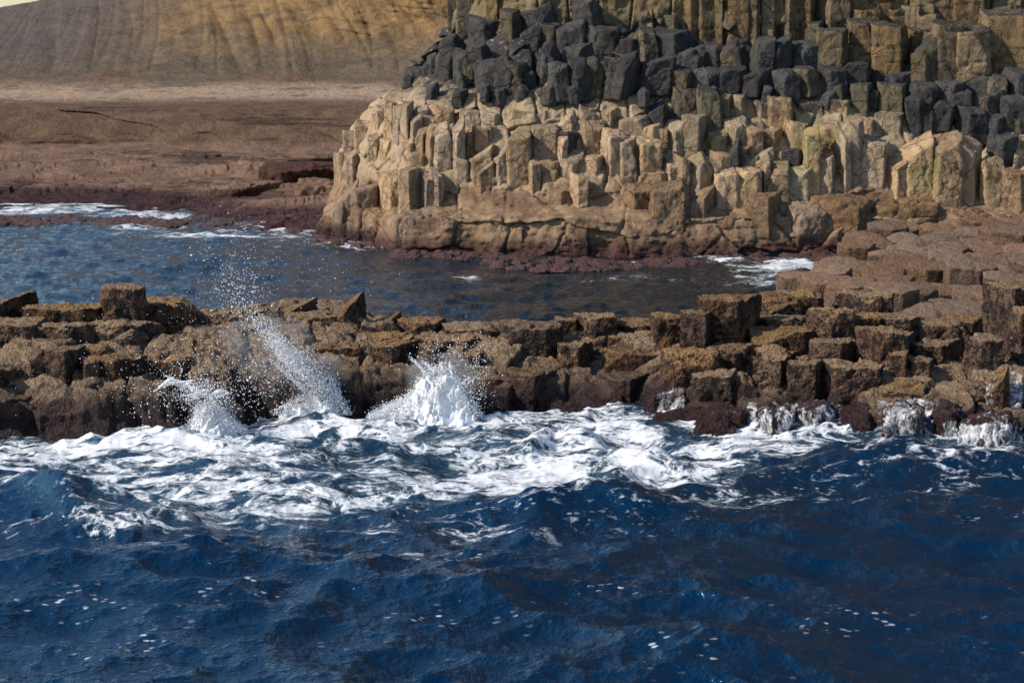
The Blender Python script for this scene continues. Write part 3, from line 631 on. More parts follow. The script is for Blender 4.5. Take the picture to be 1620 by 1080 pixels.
# the ridge in front: (x0, x1, top row, foot row, metres behind the waterline, options)
SEA_T, SEA_M, SEA_B = 'top row of the sea ridge', 'middle row of the sea ridge', 'waterline row of the sea ridge'
RB = [
 # top row
 (-40, 48, 461, 500, 1.9, dict(sl=(.36, 0), sty='right', label='slanting brown wedge of rock at the left end of the sea ridge')),
 (40, 165, 481, 512, 1.7, dict(sty='box', D=.5)), (166, 229, 449, 506, 1.55, dict(sty='box', label='tall square brown block standing highest on the left part of the ridge')),
 (148, 186, 480, 520, 1.5, dict(sl=(.4, 0))), (222, 322, 473, 520, 1.6, dict(sty='right')), (316, 400, 488, 520, 1.8, dict(dome=.2)), (380, 440, 486, 520, 1.85, {}),
 (432, 497, 472, 497, 1.95, dict(sl=(.4, 0), label='low brown wedge of rock rising to the right behind the spray')),
 (437, 535, 492, 552, 1.45, dict(sty='box')), (527, 588, 459, 548, 1.5, dict(sl=(.32, .1), sty='right', lean=-.12, D=.5, label='leaning pointed slab of brown rock with its peak on the right')),
 (582, 631, 494, 526, 1.7, dict(sl=(.25, .1), sty='right')), (629, 702, 503, 524, 1.8, dict(D=.5, sty='box')), (698, 800, 508, 545, 1.6, dict(D=.6, dome=.1)),
 (792, 888, 509, 590, .95, dict(sty='box', D=.6, label='large square barnacled block with a black-speckled face, right of the big splash')),
 (880, 914, 500, 545, 1.6, dict(sty='box')), (908, 972, 496, 548, 1.45, dict(sty='left', label='square brown cube with a golden top just above the dark recess')),
 (966, 1052, 501, 530, 1.7, dict(dome=.2, D=.6)), (960, 1050, 524, 556, 1.35, dict(sty='box', D=.5, adj='low wide black-faced')), (1032, 1082, 496, 550, 1.55, dict(sty='box')),
 (1078, 1134, 489, 556, 1.3, dict(sty='right')), (1106, 1207, 467, 556, 1.45, dict(sty='right', label='tallest square column on the ridge with a shaded right side', D=.55)),
 (1176, 1266, 459, 502, 2.5, dict(dome=.25, D=.7)), (1250, 1305, 454, 486, 2.9, dict(dome=.25)), (1206, 1284, 499, 522, 1.9, dict(D=.4, sty='box')), (1186, 1282, 519, 552, 1.45, dict(D=.45, sty='box')),
 (1281, 1350, 488, 544, 1.7, dict(sty='left')), (1330, 1404, 496, 536, 1.9, dict(sty='box')), (1395, 1472, 497, 532, 1.95, dict(sty='right')), (1330, 1413, 462, 497, 2.8, dict(sty='left', D=.5)),
 (1566, 1625, 448, 560, 2.0, dict(sty='left', D=.6, label='tall pair-jointed brown column rising at the right edge of the picture')), (1584, 1640, 486, 612, 1.5, dict(sty='left', D=.5, label='tall brown column in front of another at the right edge')),
 (1440, 1530, 508, 540, 2.1, dict(D=.5, adj='low wide purplish')), (1480, 1570, 497, 520, 2.5, dict(D=.55, dome=.1)),
 # middle row
 (-40, 62, 505, 560, 1.25, dict(sty='box')), (44, 168, 511, 562, 1.2, dict(D=.45, sty='right')), (118, 186, 545, 585, .8, {}), (150, 256, 500, 566, 1.15, dict(sty='right', dome=.15)),
 (246, 352, 516, 575, 1.1, dict(dome=.1)), (290, 395, 540, 612, .7, dict(sty='right')), (330, 452, 510, 580, 1.15, dict(rough=1.3)), (395, 500, 525, 600, .85, dict(rough=1.3)),
 (498, 592, 542, 650, .55, dict(sty='box', adj='broad dark-speckled')), (586, 660, 540, 640, .55, dict(sty='right')), (655, 706, 545, 640, .6, dict(sty='right')), (570, 660, 522, 552, 1.1, dict(D=.6, sl=(0, .1))), (655, 760, 530, 565, .95, dict(D=.5)),
 (700, 795, 548, 625, .6, dict(sl=(.2, 0), sty='right')), (884, 936, 540, 625, .75, dict(sty='right')), (936, 1062, 551, 602, .85, dict(D=.45, sty='box')), (1050, 1138, 551, 612, .8, dict(sty='box')),
 (1120, 1200, 540, 575, 1.1, dict(D=.6, dome=.1)), (1190, 1270, 545, 590, 1.1, dict(D=.5, dome=.15)), (1284, 1366, 537, 580, 1.05, dict(sty='right', D=.4)), (1360, 1424, 518, 588, 1.0, dict(sty='left')), (1408, 1450, 526, 580, 1.2, dict(sty='right')),
 (1440, 1524, 539, 576, 1.3, dict(D=.45)), (1521, 1582, 529, 592, 1.05, dict(sty='left', label='cube of brown rock with a dark front, left of the tall columns')), (1404, 1440, 554, 606, .8, {}), (1436, 1482, 565, 602, .85, dict(sty='right')),
 # waterline row
 (-50, 45, 580, 650, .35, dict(rough=1.4)), (25, 90, 545, 640, .6, dict(dome=.3, rough=1.3)), (80, 128, 548, 655, .5, dict(rough=1.3)), (118, 160, 565, 665, .45, dict(rough=1.2)), (150, 228, 562, 650, .4, dict(sty='right', rough=1.3)),
 (-50, 60, 625, 700, .0, dict(rough=1.5)), (50, 150, 640, 702, .0, dict(rough=1.6)), (148, 220, 628, 690, .1, dict(rough=1.4, sl=(-.3, 0))), (215, 290, 600, 690, .2, dict(rough=1.4)), (280, 345, 610, 690, .1, dict(rough=1.4)),
 (225, 310, 560, 640, .5, dict(rough=1.3)), (335, 400, 572, 670, .3, dict(sty='right', rough=1.3)), (395, 460, 580, 670, .25, dict(rough=1.3)), (450, 520, 575, 660, .35, dict(rough=1.3)),
 (745, 805, 592, 675, .25, dict(sty='left', rough=1.2)), (790, 886, 585, 680, .12, dict(sty='right', rough=1.2, adj='broad barnacle-crusted')), (700, 760, 590, 665, .35, {}),
 (878, 960, 622, 672, .12, dict(dome=.3, mat='weedy')), (950, 1030, 592, 668, .25, dict(sty='right')), (1020, 1090, 612, 668, .3, dict(mat='weedy')), (1096, 1165, 586, 650, .6, dict(sty='box')),
 (1165, 1228, 594, 660, .5, dict(sty='right', sl=(-.45, 0))), (1090, 1170, 632, 665, .4, dict(D=.4)), (1200, 1256, 560, 640, .75, dict(rough=1.2)), (1246, 1312, 566, 645, .6, dict(sty='right', rough=1.2)), (1308, 1398, 571, 640, .55, dict(sty='box', label='smooth square-faced brown block above the widest curtain of falling water')),
 (1394, 1496, 598, 652, .4, dict(dome=.25)), (1488, 1570, 603, 650, .5, dict(dome=.2)), (1556, 1606, 576, 650, .55, dict(sl=(.5, 0), sty='right', label='pointed brown boulder with a pale left side in the runoff')),
]
for i, (x0, x1, yt, yb, L, o) in enumerate(RB):
    o = dict(o); mt = o.pop('mat', 'ridge'); lab = o.get('label')
    row = SEA_T if i < 33 else (SEA_M if i < 56 else SEA_B)
    if 'D' not in o: o['D'] = float(np.clip((x1 - x0) / 3600 * 20 * 1.0, .42, .7))
    put_rock('basalt_block', x0 - 3, x1 + 3, yt, yb, yw((x0 + x1) / 2) + L, M[mt], 1000 + i, row, 'rock', 'basalt blocks of the sea ridge', foot=.3, joints=.0, grit=1.0, px_res=2.2, **o)
# rocks the backwash pours over
WB = [(1027, 1098, 650, 700, -.25, 'round dark red boulder awash in the foam'), (1096, 1200, 640, 712, -.1, 'brown and black weedy rock just right of the round red boulder'), (1188, 1262, 634, 712, -.12, 'weedy rock under the left curtain of falling water'),
      (1255, 1335, 632, 712, -.08, 'weedy rock under thin streaks of falling water'), (1325, 1398, 636, 712, -.05, 'smooth purple-red rock between two curtains of falling water'), (1392, 1480, 632, 725, -.12, 'dark rock hidden by the thickest white cascade'),
      (1470, 1530, 628, 715, -.02, 'black narrow rock splitting the backwash'), (1520, 1630, 650, 745, -.25, 'large dark purple boulder at the right edge with water sheeting off')]
for i, (x0, x1, yt, yb, L, lab) in enumerate(WB):
    put_rock('wet_boulder', x0, x1, yt, yb, yw((x0 + x1) / 2) + L, M['weedy'], 1300 + i, None, 'boulder', 'weedy boulders in the backwash', foot=.2, dome=.15, rough=2.0, label=lab, D=.55, sharp=18, chips=4, grit=1.2, sl=(.1 * (i % 3 - 1), .1))

# the cliff: (x0, x1, top row, foot row, extra metres forward, style, slope)
PR_U, PR_M, PR_L = 'upper row of pale cliff columns', 'middle row of pale cliff columns', 'lower row of pale cliff columns'
CB_U = [(591, 609, 165, 206), (609, 625, 157, 211, 0, 'right'), (625, 637, 164, 222), (637, 651, 160, 216), (652, 674, 163, 192), (646, 664, 178, 216, .1, 'left', .3), (566, 581, 188, 232), (580, 593, 190, 216), (548, 568, 205, 242),
 (673, 690, 176, 200), (688, 712, 165, 198), (730, 776, 168, 202, 0, 'right', -.2), (764, 798, 172, 198, .1, 'right'), (795, 813, 173, 197), (813, 846, 169, 192, 0, 'box'), (845, 874, 165, 190, 0, 'right', .2), (880, 919, 170, 207, .05, 'right', .5),
 (920, 946, 158, 192, 0, 'box', -.2), (955, 978, 170, 205, .05, 'right'), (978, 1023, 180, 220, .05, 'box'), (1030, 1066, 155, 192, .1, 'right', .2), (1066, 1109, 130, 182, .05, 'box'), (1108, 1143, 131, 206, .1, 'box'), (1142, 1161, 143, 186),
 (1160, 1186, 142, 184, 0, 'right'), (1187, 1213, 148, 184, .05, 'left'), (1212, 1256, 146, 202, .05, 'box'), (1255, 1302, 151, 184, 0, 'box'), (1300, 1345, 150, 186, 0, 'box'), (1344, 1386, 128, 178, .15, 'right', .1), (1385, 1444, 124, 176, .25, 'right'), (1384, 1442, 170, 213, .05, 'right'),
 (1440, 1475, 165, 215, 0, 'hex'), (1565, 1592, 200, 234), (1580, 1625, 195, 236, .1, 'box'), (1330, 1386, 175, 192, .15, 'box')]
CB_M = [(531, 554, 236, 276, .1, 'left'), (553, 567, 235, 290), (585, 603, 210, 244), (603, 619, 216, 242), (619, 652, 214, 248, .1, 'left', .5), (640, 662, 220, 244), (660, 677, 198, 244), (673, 691, 195, 264, .05, 'left'), (690, 712, 191, 266, .05, 'box'),
 (710, 733, 180, 272, .1, 'left', .3), (732, 746, 200, 242), (744, 767, 197, 240, .05, 'left'), (764, 783, 194, 232, .05, 'hex'), (738, 776, 227, 276, .15, 'left', .4), (775, 806, 227, 288, .12, 'left', .2), (806, 839, 199, 280, .2, 'box'), (840, 881, 196, 254, .12, 'box'),
 (880, 919, 205, 240, .35, 'right', 0), (879, 892, 206, 272, .1), (889, 918, 236, 277, .18, 'edge'), (915, 957, 243, 277, .15, 'right'), (919, 947, 189, 245, .05, 'box'), (945, 957, 188, 242), (953, 980, 201, 272, .15, 'left'), (974, 1006, 216, 275, .2, 'left'),
 (1000, 1044, 214, 278, .2, 'left'), (1023, 1045, 195, 242, .05), (1044, 1062, 200, 242, .05), (1060, 1082, 190, 244, .1), (1080, 1112, 180, 246, .12, 'right'), (1112, 1145, 202, 238, .12, 'left'), (1142, 1182, 182, 238, .15, 'left'), (1180, 1206, 184, 205, .05, 'box'),
 (1176, 1206, 197, 248, .15, 'left', .1), (1204, 1247, 202, 238, .15, 'right', .15), (1198, 1233, 224, 258, .25, 'right', .1), (1154, 1180, 214, 268, .3, 'right', .8), (1118, 1158, 234, 272, .2, 'left'), (1246, 1266, 187, 244, .15, 'left'), (1255, 1277, 190, 244, .2, 'box'),
 (1275, 1292, 198, 302, .1, 'box'), (1290, 1332, 192, 240, .2, 'box'), (1328, 1345, 189, 302, .12, 'left'), (1333, 1366, 188, 290, .1, 'box'), (1364, 1387, 187, 214, .15, 'right'), (1363, 1409, 211, 288, .25, 'right'), (1393, 1432, 239, 302, .25, 'left', .1), (1428, 1474, 207, 304, .2, 'box', .25),
 (1468, 1520, 206, 322, .3, 'box'), (1514, 1557, 214, 314, .15, 'right', -.2), (1553, 1587, 247, 318, .2, 'box', -.2), (1584, 1630, 264, 330, .2, 'hex'), (1585, 1630, 232, 268, 0, 'hex')]
CB_L = [(565, 581, 285, 330), (600, 640, 268, 318, .3, 'left'), (636, 666, 266, 320, .35, 'right'), (664, 686, 267, 318, .2, 'left'), (682, 704, 265, 312, .2, 'right'), (651, 671, 240, 262, .1), (748, 779, 249, 288, .2, 'left', .4), (727, 741, 247, 274, .1), (834, 851, 249, 290, .3, 'left'), (848, 884, 250, 282, .1, 'box'),
 (903, 924, 273, 324, .25, 'left'), (867, 899, 294, 318, .2, 'right'), (975, 1006, 272, 292, .1, 'hex'), (1004, 1052, 264, 292, .15, 'box'), (1043, 1062, 240, 268, .1), (1050, 1068, 254, 292, .12, 'left'), (1063, 1087, 241, 302, .2, 'left'), (1085, 1123, 239, 298, .25, 'edge', .2), (1120, 1137, 249, 294, .2, 'left'),
 (1130, 1168, 265, 322, .3, 'box'), (1167, 1199, 263, 318, .35, 'box'), (1167, 1202, 239, 270, .1, 'hex', .6), (1198, 1214, 250, 308, .2, 'left'), (1212, 1248, 254, 310, .3, 'box'), (1239, 1264, 234, 262, .35, 'box'), (1245, 1281, 259, 308, .2, 'box'), (1290, 1327, 238, 302, .15, 'right'),
 (975, 1028, 287, 330, .3, 'left'), (1024, 1088, 284, 342, .25, 'box'), (1086, 1134, 291, 334, .5, 'right', .2), (1060, 1088, 288, 314, .2, 'hex'), (1192, 1238, 304, 342, .4, 'right'), (520, 562, 283, 400, .15, 'left', .4), (556, 600, 290, 395, .1, 'hex')]
GREEN = {1344, 1385, 919, 1066, 1108}
for row, lst, base in ((PR_U, CB_U, 2000), (PR_M, CB_M, 2100), (PR_L, CB_L, 2200)):
    for i, c in enumerate(lst):
        x0, x1, yt, yb = c[:4]; e = c[4] if len(c) > 4 else 0.0; sty = c[5] if len(c) > 5 else None; s_ = c[6] if len(c) > 6 else 0.0
        pm = (x0 + x1) / 2; rgx = np.random.RandomState(base + i)
        Yf = float(ycliff(pm, yb)) - .05 - e * .5
        mt = 'pale' if yb < 330 else 'brown'
        if x0 in GREEN and row == PR_U: mt = 'greyolive'
        if (x0, yt) in ((880, 205), (1154, 214), (1239, 234), (1030, 155)): mt = 'black'
        lab = None
        if (x0, yt) == (880, 205): lab = 'blue-grey overhanging block with a pale rim in the middle of the cliff'
        if (x0, yt) == (1468, 206): lab = 'widest rounded column of the pale cliff, green on its upper face'
        if (x0, yt) == (1385, 124): lab = 'golden-brown square column just above the pale columns at right'
        if x1 - x0 < 14: x0 -= 1; x1 += 1
        put_rock('basalt_column', x0 - 5, x1 + 5, yt, yb, Yf, M[mt], base + i, row, 'rock', 'columns of the pale cliff', D=.12 + float(np.clip((x1 - x0) / 3600 * Yf * 1.0, .3, .6)),
                 sl=(s_ + rgx.uniform(-.12, .12), rgx.uniform(.0, .25)), sty=sty, foot=.35, label=lab, px_res=2.4, rough=.8, chips=1, grit=.5, taper=rgx.uniform(.0, .07), lean=rgx.uniform(-.03, .03),
                 adj=None if mt not in ('greyolive', 'black') else ('dark olive' if mt == 'greyolive' else 'blackened'))
# massive lumps along the foot of the cliff
FT = [(505, 560, 340, 402), (552, 640, 322, 400), (630, 700, 330, 402), (690, 748, 328, 402), (742, 812, 334, 402), (806, 846, 345, 400), (842, 872, 350, 398), (868, 898, 352, 400), (896, 944, 347, 402), (965, 1050, 350, 404), (1045, 1102, 352, 402), (1100, 1134, 354, 402), (1128, 1215, 330, 402),
      (1210, 1300, 318, 402), (1290, 1395, 306, 400), (1385, 1480, 312, 395), (1478, 1560, 325, 392), (1555, 1640, 330, 385), (1340, 1440, 352, 404), (1440, 1540, 350, 398)]
for i, (x0, x1, yt, yb) in enumerate(FT):
    pm = (x0 + x1) / 2
    put_rock('rock_lump', x0 - 9, x1 + 9, yt, yb, float(ycliff(pm, yb)) + .14 - .05 * (i % 3), M['brown'], 2400 + i, 'lumps at the cliff foot', 'rock', 'brown lumps at the cliff foot', grit=.8,
             D=.8, sl=(0, .12), foot=.3, rough=1.5, px_res=2.6, sharp=22, dome=.1, sty=['box', 'left', 'right'][i % 3])

# tall ochre columns along the top of the picture
OC = [(712, 728, -130, 56), (727, 748, -130, 58, .05), (745, 772, -130, 30), (772, 800, -130, 24), (796, 822, 12, 74, .15), (800, 835, -130, 20), (835, 880, -130, 12), (962, 985, -130, 20), (1003, 1040, -130, 42, 0), (1020, 1042, -130, 48), (1047, 1086, 19, 52, .2),
 (1080, 1107, -130, 52, .1), (1104, 1130, -130, 56, .1), (1128, 1154, -130, 58, .12), (1152, 1182, -130, 58, .2, 'box'), (1180, 1210, -130, 62, .2, 'right'), (1208, 1236, -130, 60, .1, 'right'), (1233, 1262, -130, 58, .25, 'left'), (1259, 1293, -130, 52, .2, 'right'),
 (1290, 1338, -130, 42, .3, 'left'), (1336, 1374, -130, 14, .1), (1372, 1406, -130, 24, .1), (1404, 1432, 12, 36, .2), (1405, 1432, -130, 12), (1430, 1460, 5, 44, .3, 'right'), (1428, 1458, -130, 8), (1452, 1498, 18, 46, .45, 'right'), (1455, 1508, -130, 26, .1), (1504, 1564, -130, 46, .2, 'box'), (1560, 1630, -130, 22, .1, 'box'),
 (1330, 1388, 11, 48, .45, 'left'), (1347, 1384, 29, 100, .75, 'box'), (1380, 1405, 32, 112, .75, 'box'), (1401, 1439, 34, 118, .8, 'right'), (1280, 1302, 32, 72, .5), (1296, 1347, 42, 114, .7, 'right'), (1433, 1452, 42, 98, .6, 'left'), (1477, 1516, 31, 132, .75, 'box'), (1511, 1560, 40, 130, .85, 'box'), (1557, 1630, 14, 118, .7, 'box'), (1445, 1480, 50, 134, .8, 'hex', .4)]
for i, c in enumerate(OC):
    x0, x1, yt, yb = c[:4]; e = c[4] if len(c) > 4 else 0.0; sty = c[5] if len(c) > 5 else None; s_ = c[6] if len(c) > 6 else 0
    mt = 'greyolive' if x0 in (712, 727, 796, 1047, 1296, 1445, 1280) else 'ochre'
    if yt < 0: yt = -130 - 60 * (i % 3)
    put_rock('basalt_column', x0 - 6, x1 + 6, yt, yb, float(ycliff((x0 + x1) / 2, yb)) - .0 - e*.55, M[mt], 2600 + i, 'columns along the top edge', 'rock', 'ochre columns at the top of the cliff',
             D=.55, sty=sty, sl=(s_, .1), foot=.3, px_res=2.4, rough=.8, joints=.03, adj=('dark-stained' if mt == 'greyolive' else ('full-height golden' if yt < 0 else 'short golden')))

# black boulders between the ochre and the pale columns
BK = [(637, 672, 106, 130, .5), (700, 746, 54, 88, .4, .5), (670, 692, 84, 118, .3), (690, 724, 76, 120, .4), (720, 748, 80, 112, .3), (745, 782, 68, 102, .4), (746, 796, 24, 56, .3), (757, 822, 90, 134, .7, .3), (800, 834, 96, 128, .8), (844, 870, 78, 120, .6), (830, 864, 34, 66, .5, .6), (828, 880, 4, 40, .4, .4),
 (860, 892, 64, 112, .6, .5), (858, 892, 34, 66, .3), (884, 930, 32, 70, .6, .3), (890, 934, 70, 106, .6), (868, 902, 100, 142, .9), (898, 934, 92, 142, .9), (930, 955, 88, 136, .9), (914, 962, -2, 42, .5, .3), (926, 950, 42, 74, .5), (944, 978, 42, 80, .5), (955, 1008, 80, 140, 1.1, .2), (1003, 1040, 44, 88, .6),
 (1034, 1106, 45, 92, .8), (1006, 1062, 90, 134, 1.0, .2), (1070, 1128, 70, 114, .8, .4), (1122, 1148, 70, 108, .8), (1145, 1172, 62, 112, .8, .3), (1165, 1186, 66, 116, .8), (1178, 1216, 58, 122, .9), (1210, 1248, 54, 118, .9, .3), (1243, 1298, 64, 114, .8), (1062, 1100, 104, 134, 1.0), (1095, 1135, 108, 134, 1.0),
 (1130, 1170, 106, 132, 1.0), (1170, 1215, 108, 136, 1.1), (1215, 1260, 108, 140, 1.1, .2), (1258, 1300, 104, 136, 1.0), (1298, 1345, 104, 134, 1.0), (1330, 1390, 97, 126, 1.15), (1388, 1440, 112, 130, 1.1), (1515, 1580, 112, 136, 1.1), (1560, 1600, 118, 150, 1.1), (1590, 1630, 108, 150, 1.2), (1470, 1520, 124, 150, 1.0),
 (1440, 1480, 130, 160, .9), (1500, 1545, 140, 170, .9), (1540, 1590, 146, 180, .9), (1580, 1630, 148, 196, .9), (1470, 1510, 155, 190, .6), (1510, 1560, 168, 212, .6), (1550, 1590, 178, 214, .6), (1590, 1630, 180, 205, .7), (1440, 1470, 150, 200, .4), (1560, 1600, 212, 250, .4, .0), (975, 1010, 60, 84, .6)]
rgk = np.random.RandomState(77)
for x in range(600, 1470, 26):                      # smaller rubble
    for y in (136, 118, 98):
        if x < 640 and y < 130: continue
        if rgk.rand() < .6: BK.append((x + rgk.randint(-9, 9), 0, y + rgk.randint(-7, 7), 0, .55 + rgk.uniform(-.2, .5), rgk.uniform(-.5, .5)))
for i, c in enumerate(BK):
    x0, x1, yt, yb, e = c[:5]; s_ = c[5] if len(c) > 5 else float(rgk.uniform(-.25, .25))
    if x1 == 0: x1 = x0 + rgk.randint(10, 20); yb = yt + rgk.randint(10, 18)
    pm = (x0 + x1) / 2
    big = x1 - x0 > 27
    put_rock('black_boulder', x0 - 4, x1 + 4, yt - 2, yb + 4, float(ycliff(pm, yb)) - e * .32 - .1, M['greyolive' if i % 5 == 3 and i > 3 else 'black'], 2800 + i, 'black band of the cliff', 'boulder', 'black boulders on the cliff',
             D=float(np.clip((x1 - x0) * .0105, .22, .7)), sl=(s_, .2), foot=.15, px_res=2.4, chips=4, grit=.5, sty=['box', 'right', 'left', 'edge', 'hex', 'right', 'edge'][i % 7], rough=.8, rz=rgk.uniform(-.2, .2), lean=rgk.uniform(-.18, .18), tip=.06, sharp=60,
             label='lone black boulder perched at the left end of the black band' if x0 == 637 else None)

# flat slabs at the seaward edge of the far platform, their seaward faces in shade
SLB = [(372, 560, 243, 292, 45.5, 3.2, 'thick reddish slab with a dark undercut face behind the cliff corner'), (405, 562, 258, 316, 43.4, 2.4, 'lower slab coloured dark for weed and shadow, under the thick reddish slab'), (330, 450, 286, 318, 42.2, 1.6, 'thin flat reddish slab sloping to the weed, left of the dark undercut'),
       (470, 560, 283, 330, 41.6, 1.6, 'brown ledge rock between the dark undercut and the pale cliff corner'), (205, 360, 232, 246, 50.4, 1.5, 'long thin ledge of reddish rock below the pale terrace')]
for i, (x0, x1, yt, yb, Yf, D, lab) in enumerate(SLB):
    put_rock('rock_slab', x0, x1, yt, yb, Yf, M['weedy'] if i == 1 else HL, 2500 + i, None, 'rock', 'slabs of the far platform', D=D, sl=(.0, .06), sty='shade' if i < 3 else 'box', foot=.25, label=lab, rough=2.2, px_res=2.4, sharp=30)  # lower slab's dark weedy material covers both weed and painted undercut shadow
# rounded column tops paving the causeway behind the ridge
cw = []
yy = 22.2; r = 0
while yy < 34.0:
    r += 1; xx = 1.2 + (r % 2) * .33; k = 0
    while xx < 8.5:
        X = xx + rgk.uniform(-.08, .08); Yc = yy + rgk.uniform(-.09, .09)
        px = float(gpx(X, Yc)); edge = float(np.interp(Yc, [21, 23, 25, 28, 31, 34], [1060, 1150, 1215, 1275, 1325, 1370]))
        L = Yc - yw(px)
        if edge < px < 1680 and L > 2.9 and not (px > 1555 and Yc < 24):
            k += 1
            m = rock_mesh('column_top', ((.60 * rgk.uniform(.92, 1.04)), .55, .62), (X, Yc, -.06), M['causeway'], 5000 + r * 50 + k, sides=6, rot=rgk.uniform(0, 1), sl=(rgk.uniform(-.12, .12), rgk.uniform(.05, .3)),
                          dome=rgk.uniform(.02, .12), rough=.6, res=2.6 * Yc / FPX, sharp=60, chips=0)
            zz = -.02 + .05 * math.sin(X * 2.1 + Yc) + rgk.uniform(-.11, .11) + (.04 if Yc < 25 else 0) + .12 * max(0, min(1, (px - 1450) / 150))
            o = link('column_top', m, (X, Yc, zz - .08), cat='rock', group='rounded column tops of the causeway')
            o['label'] = 'rounded brown column top, %s from the left in causeway row %s' % (ordinal(k), ordinal(r)); cw.append(o)
        xx += .66
    yy += .60
for row, lst in ROWS.items():
    lst.sort(key=lambda t: t[0])
    for k, (px, yt, o, adj) in enumerate(lst): o['label'] = '%s rock, %s from left, %s' % (adj, ordinal(k + 1), row)

# ------------------------------------------------------------------ broken water: splashes, spray, falling runoff; weed
def foam_material():
    s = SH('white_water'); n = s.noise(18, 4, .7)
    return s.finish(s.bsdf(s.mix(n, (.80, .84, .90), (.93, .94, .95)), .6, s.bump(n, .8, .03), .3))
MF = foam_material()
def splash_material():
    s = SH('breaking_water'); n = s.noise(18, 4, .7); a = s.n('ShaderNodeAttribute'); a.attribute_name = 'core'
    b = s.bsdf(s.mix(n, (.80, .84, .90), (.93, .94, .95)), .6, s.bump(n, .8, .03), .3)
    hole = s.add(s.mul(s.noise(14, 5, .75), .7), s.mul(s.noise(45, 3, .7, vec=s.vmul(s.pos, (1, 1, .5))), .3))
    f = s.ramp(s.add(s.mul(s.sub(hole, .5), 2.6), a.outputs['Fac']), .30, .52)
    t = s.n('ShaderNodeBsdfTransparent'); mx = s.n('ShaderNodeMixShader'); s.put(mx.inputs[0], f)
    s.t.links.new(t.outputs[0], mx.inputs[1]); s.t.links.new(b, mx.inputs[2]); return s.finish(mx.outputs[0])
MSP = splash_material()
ICO_V = []; t_ = (1 + 5 ** .5) / 2
for a, b in ((-1, t_), (1, t_), (-1, -t_), (1, -t_)): ICO_V += [(a, b, 0), (0, a, b), (b, 0, a)]
ICO_V = np.array(ICO_V, float); ICO_V /= np.linalg.norm(ICO_V[0])
ICO_F = []
for i in range(12):
    for j in range(i + 1, 12):
        for k in range(j + 1, 12):
            d = [np.linalg.norm(ICO_V[a] - ICO_V[b]) for a, b in ((i, j), (j, k), (i, k))]
            if max(d) < 1.2:
                nn = np.cross(ICO_V[j] - ICO_V[i], ICO_V[k] - ICO_V[i]); ICO_F.append((i, j, k) if nn @ ICO_V[i] > 0 else (i, k, j))
ICO_F = np.array(ICO_F)
def drops(C, r, rg):
    C = np.asarray(C); r = np.asarray(r); n = len(C)
    st = 1 + rg.uniform(-.35, .6, (n, 1, 3)) * np.array([1, 1, 1])
    V = C[:, None, :] + ICO_V[None] * st * r[:, None, None]
    return V.reshape(-1, 3), (ICO_F[None] + 12 * np.arange(n)[:, None, None]).reshape(-1, 3)
def quads_to_tris(F): return np.concatenate([F[:, [0, 1, 2]], F[:, [0, 2, 3]]])
def pxp(px, py, Y):
    px, py, Y = np.broadcast_arrays(np.asarray(px, float), np.asarray(py, float), np.asarray(Y, float))
    return np.stack([xpix(px, Y, py), Y, zpix(py, Y)], -1)
class Soup:
    def __init__(s): s.V = []; s.F = []; s.n = 0
    def add(s, V, F): s.V.append(V); s.F.append(F + s.n); s.n += len(V)
    def build(s, name, mat, smooth=True): return mesh_from(name, np.concatenate(s.V), np.concatenate(s.F), mat, smooth)
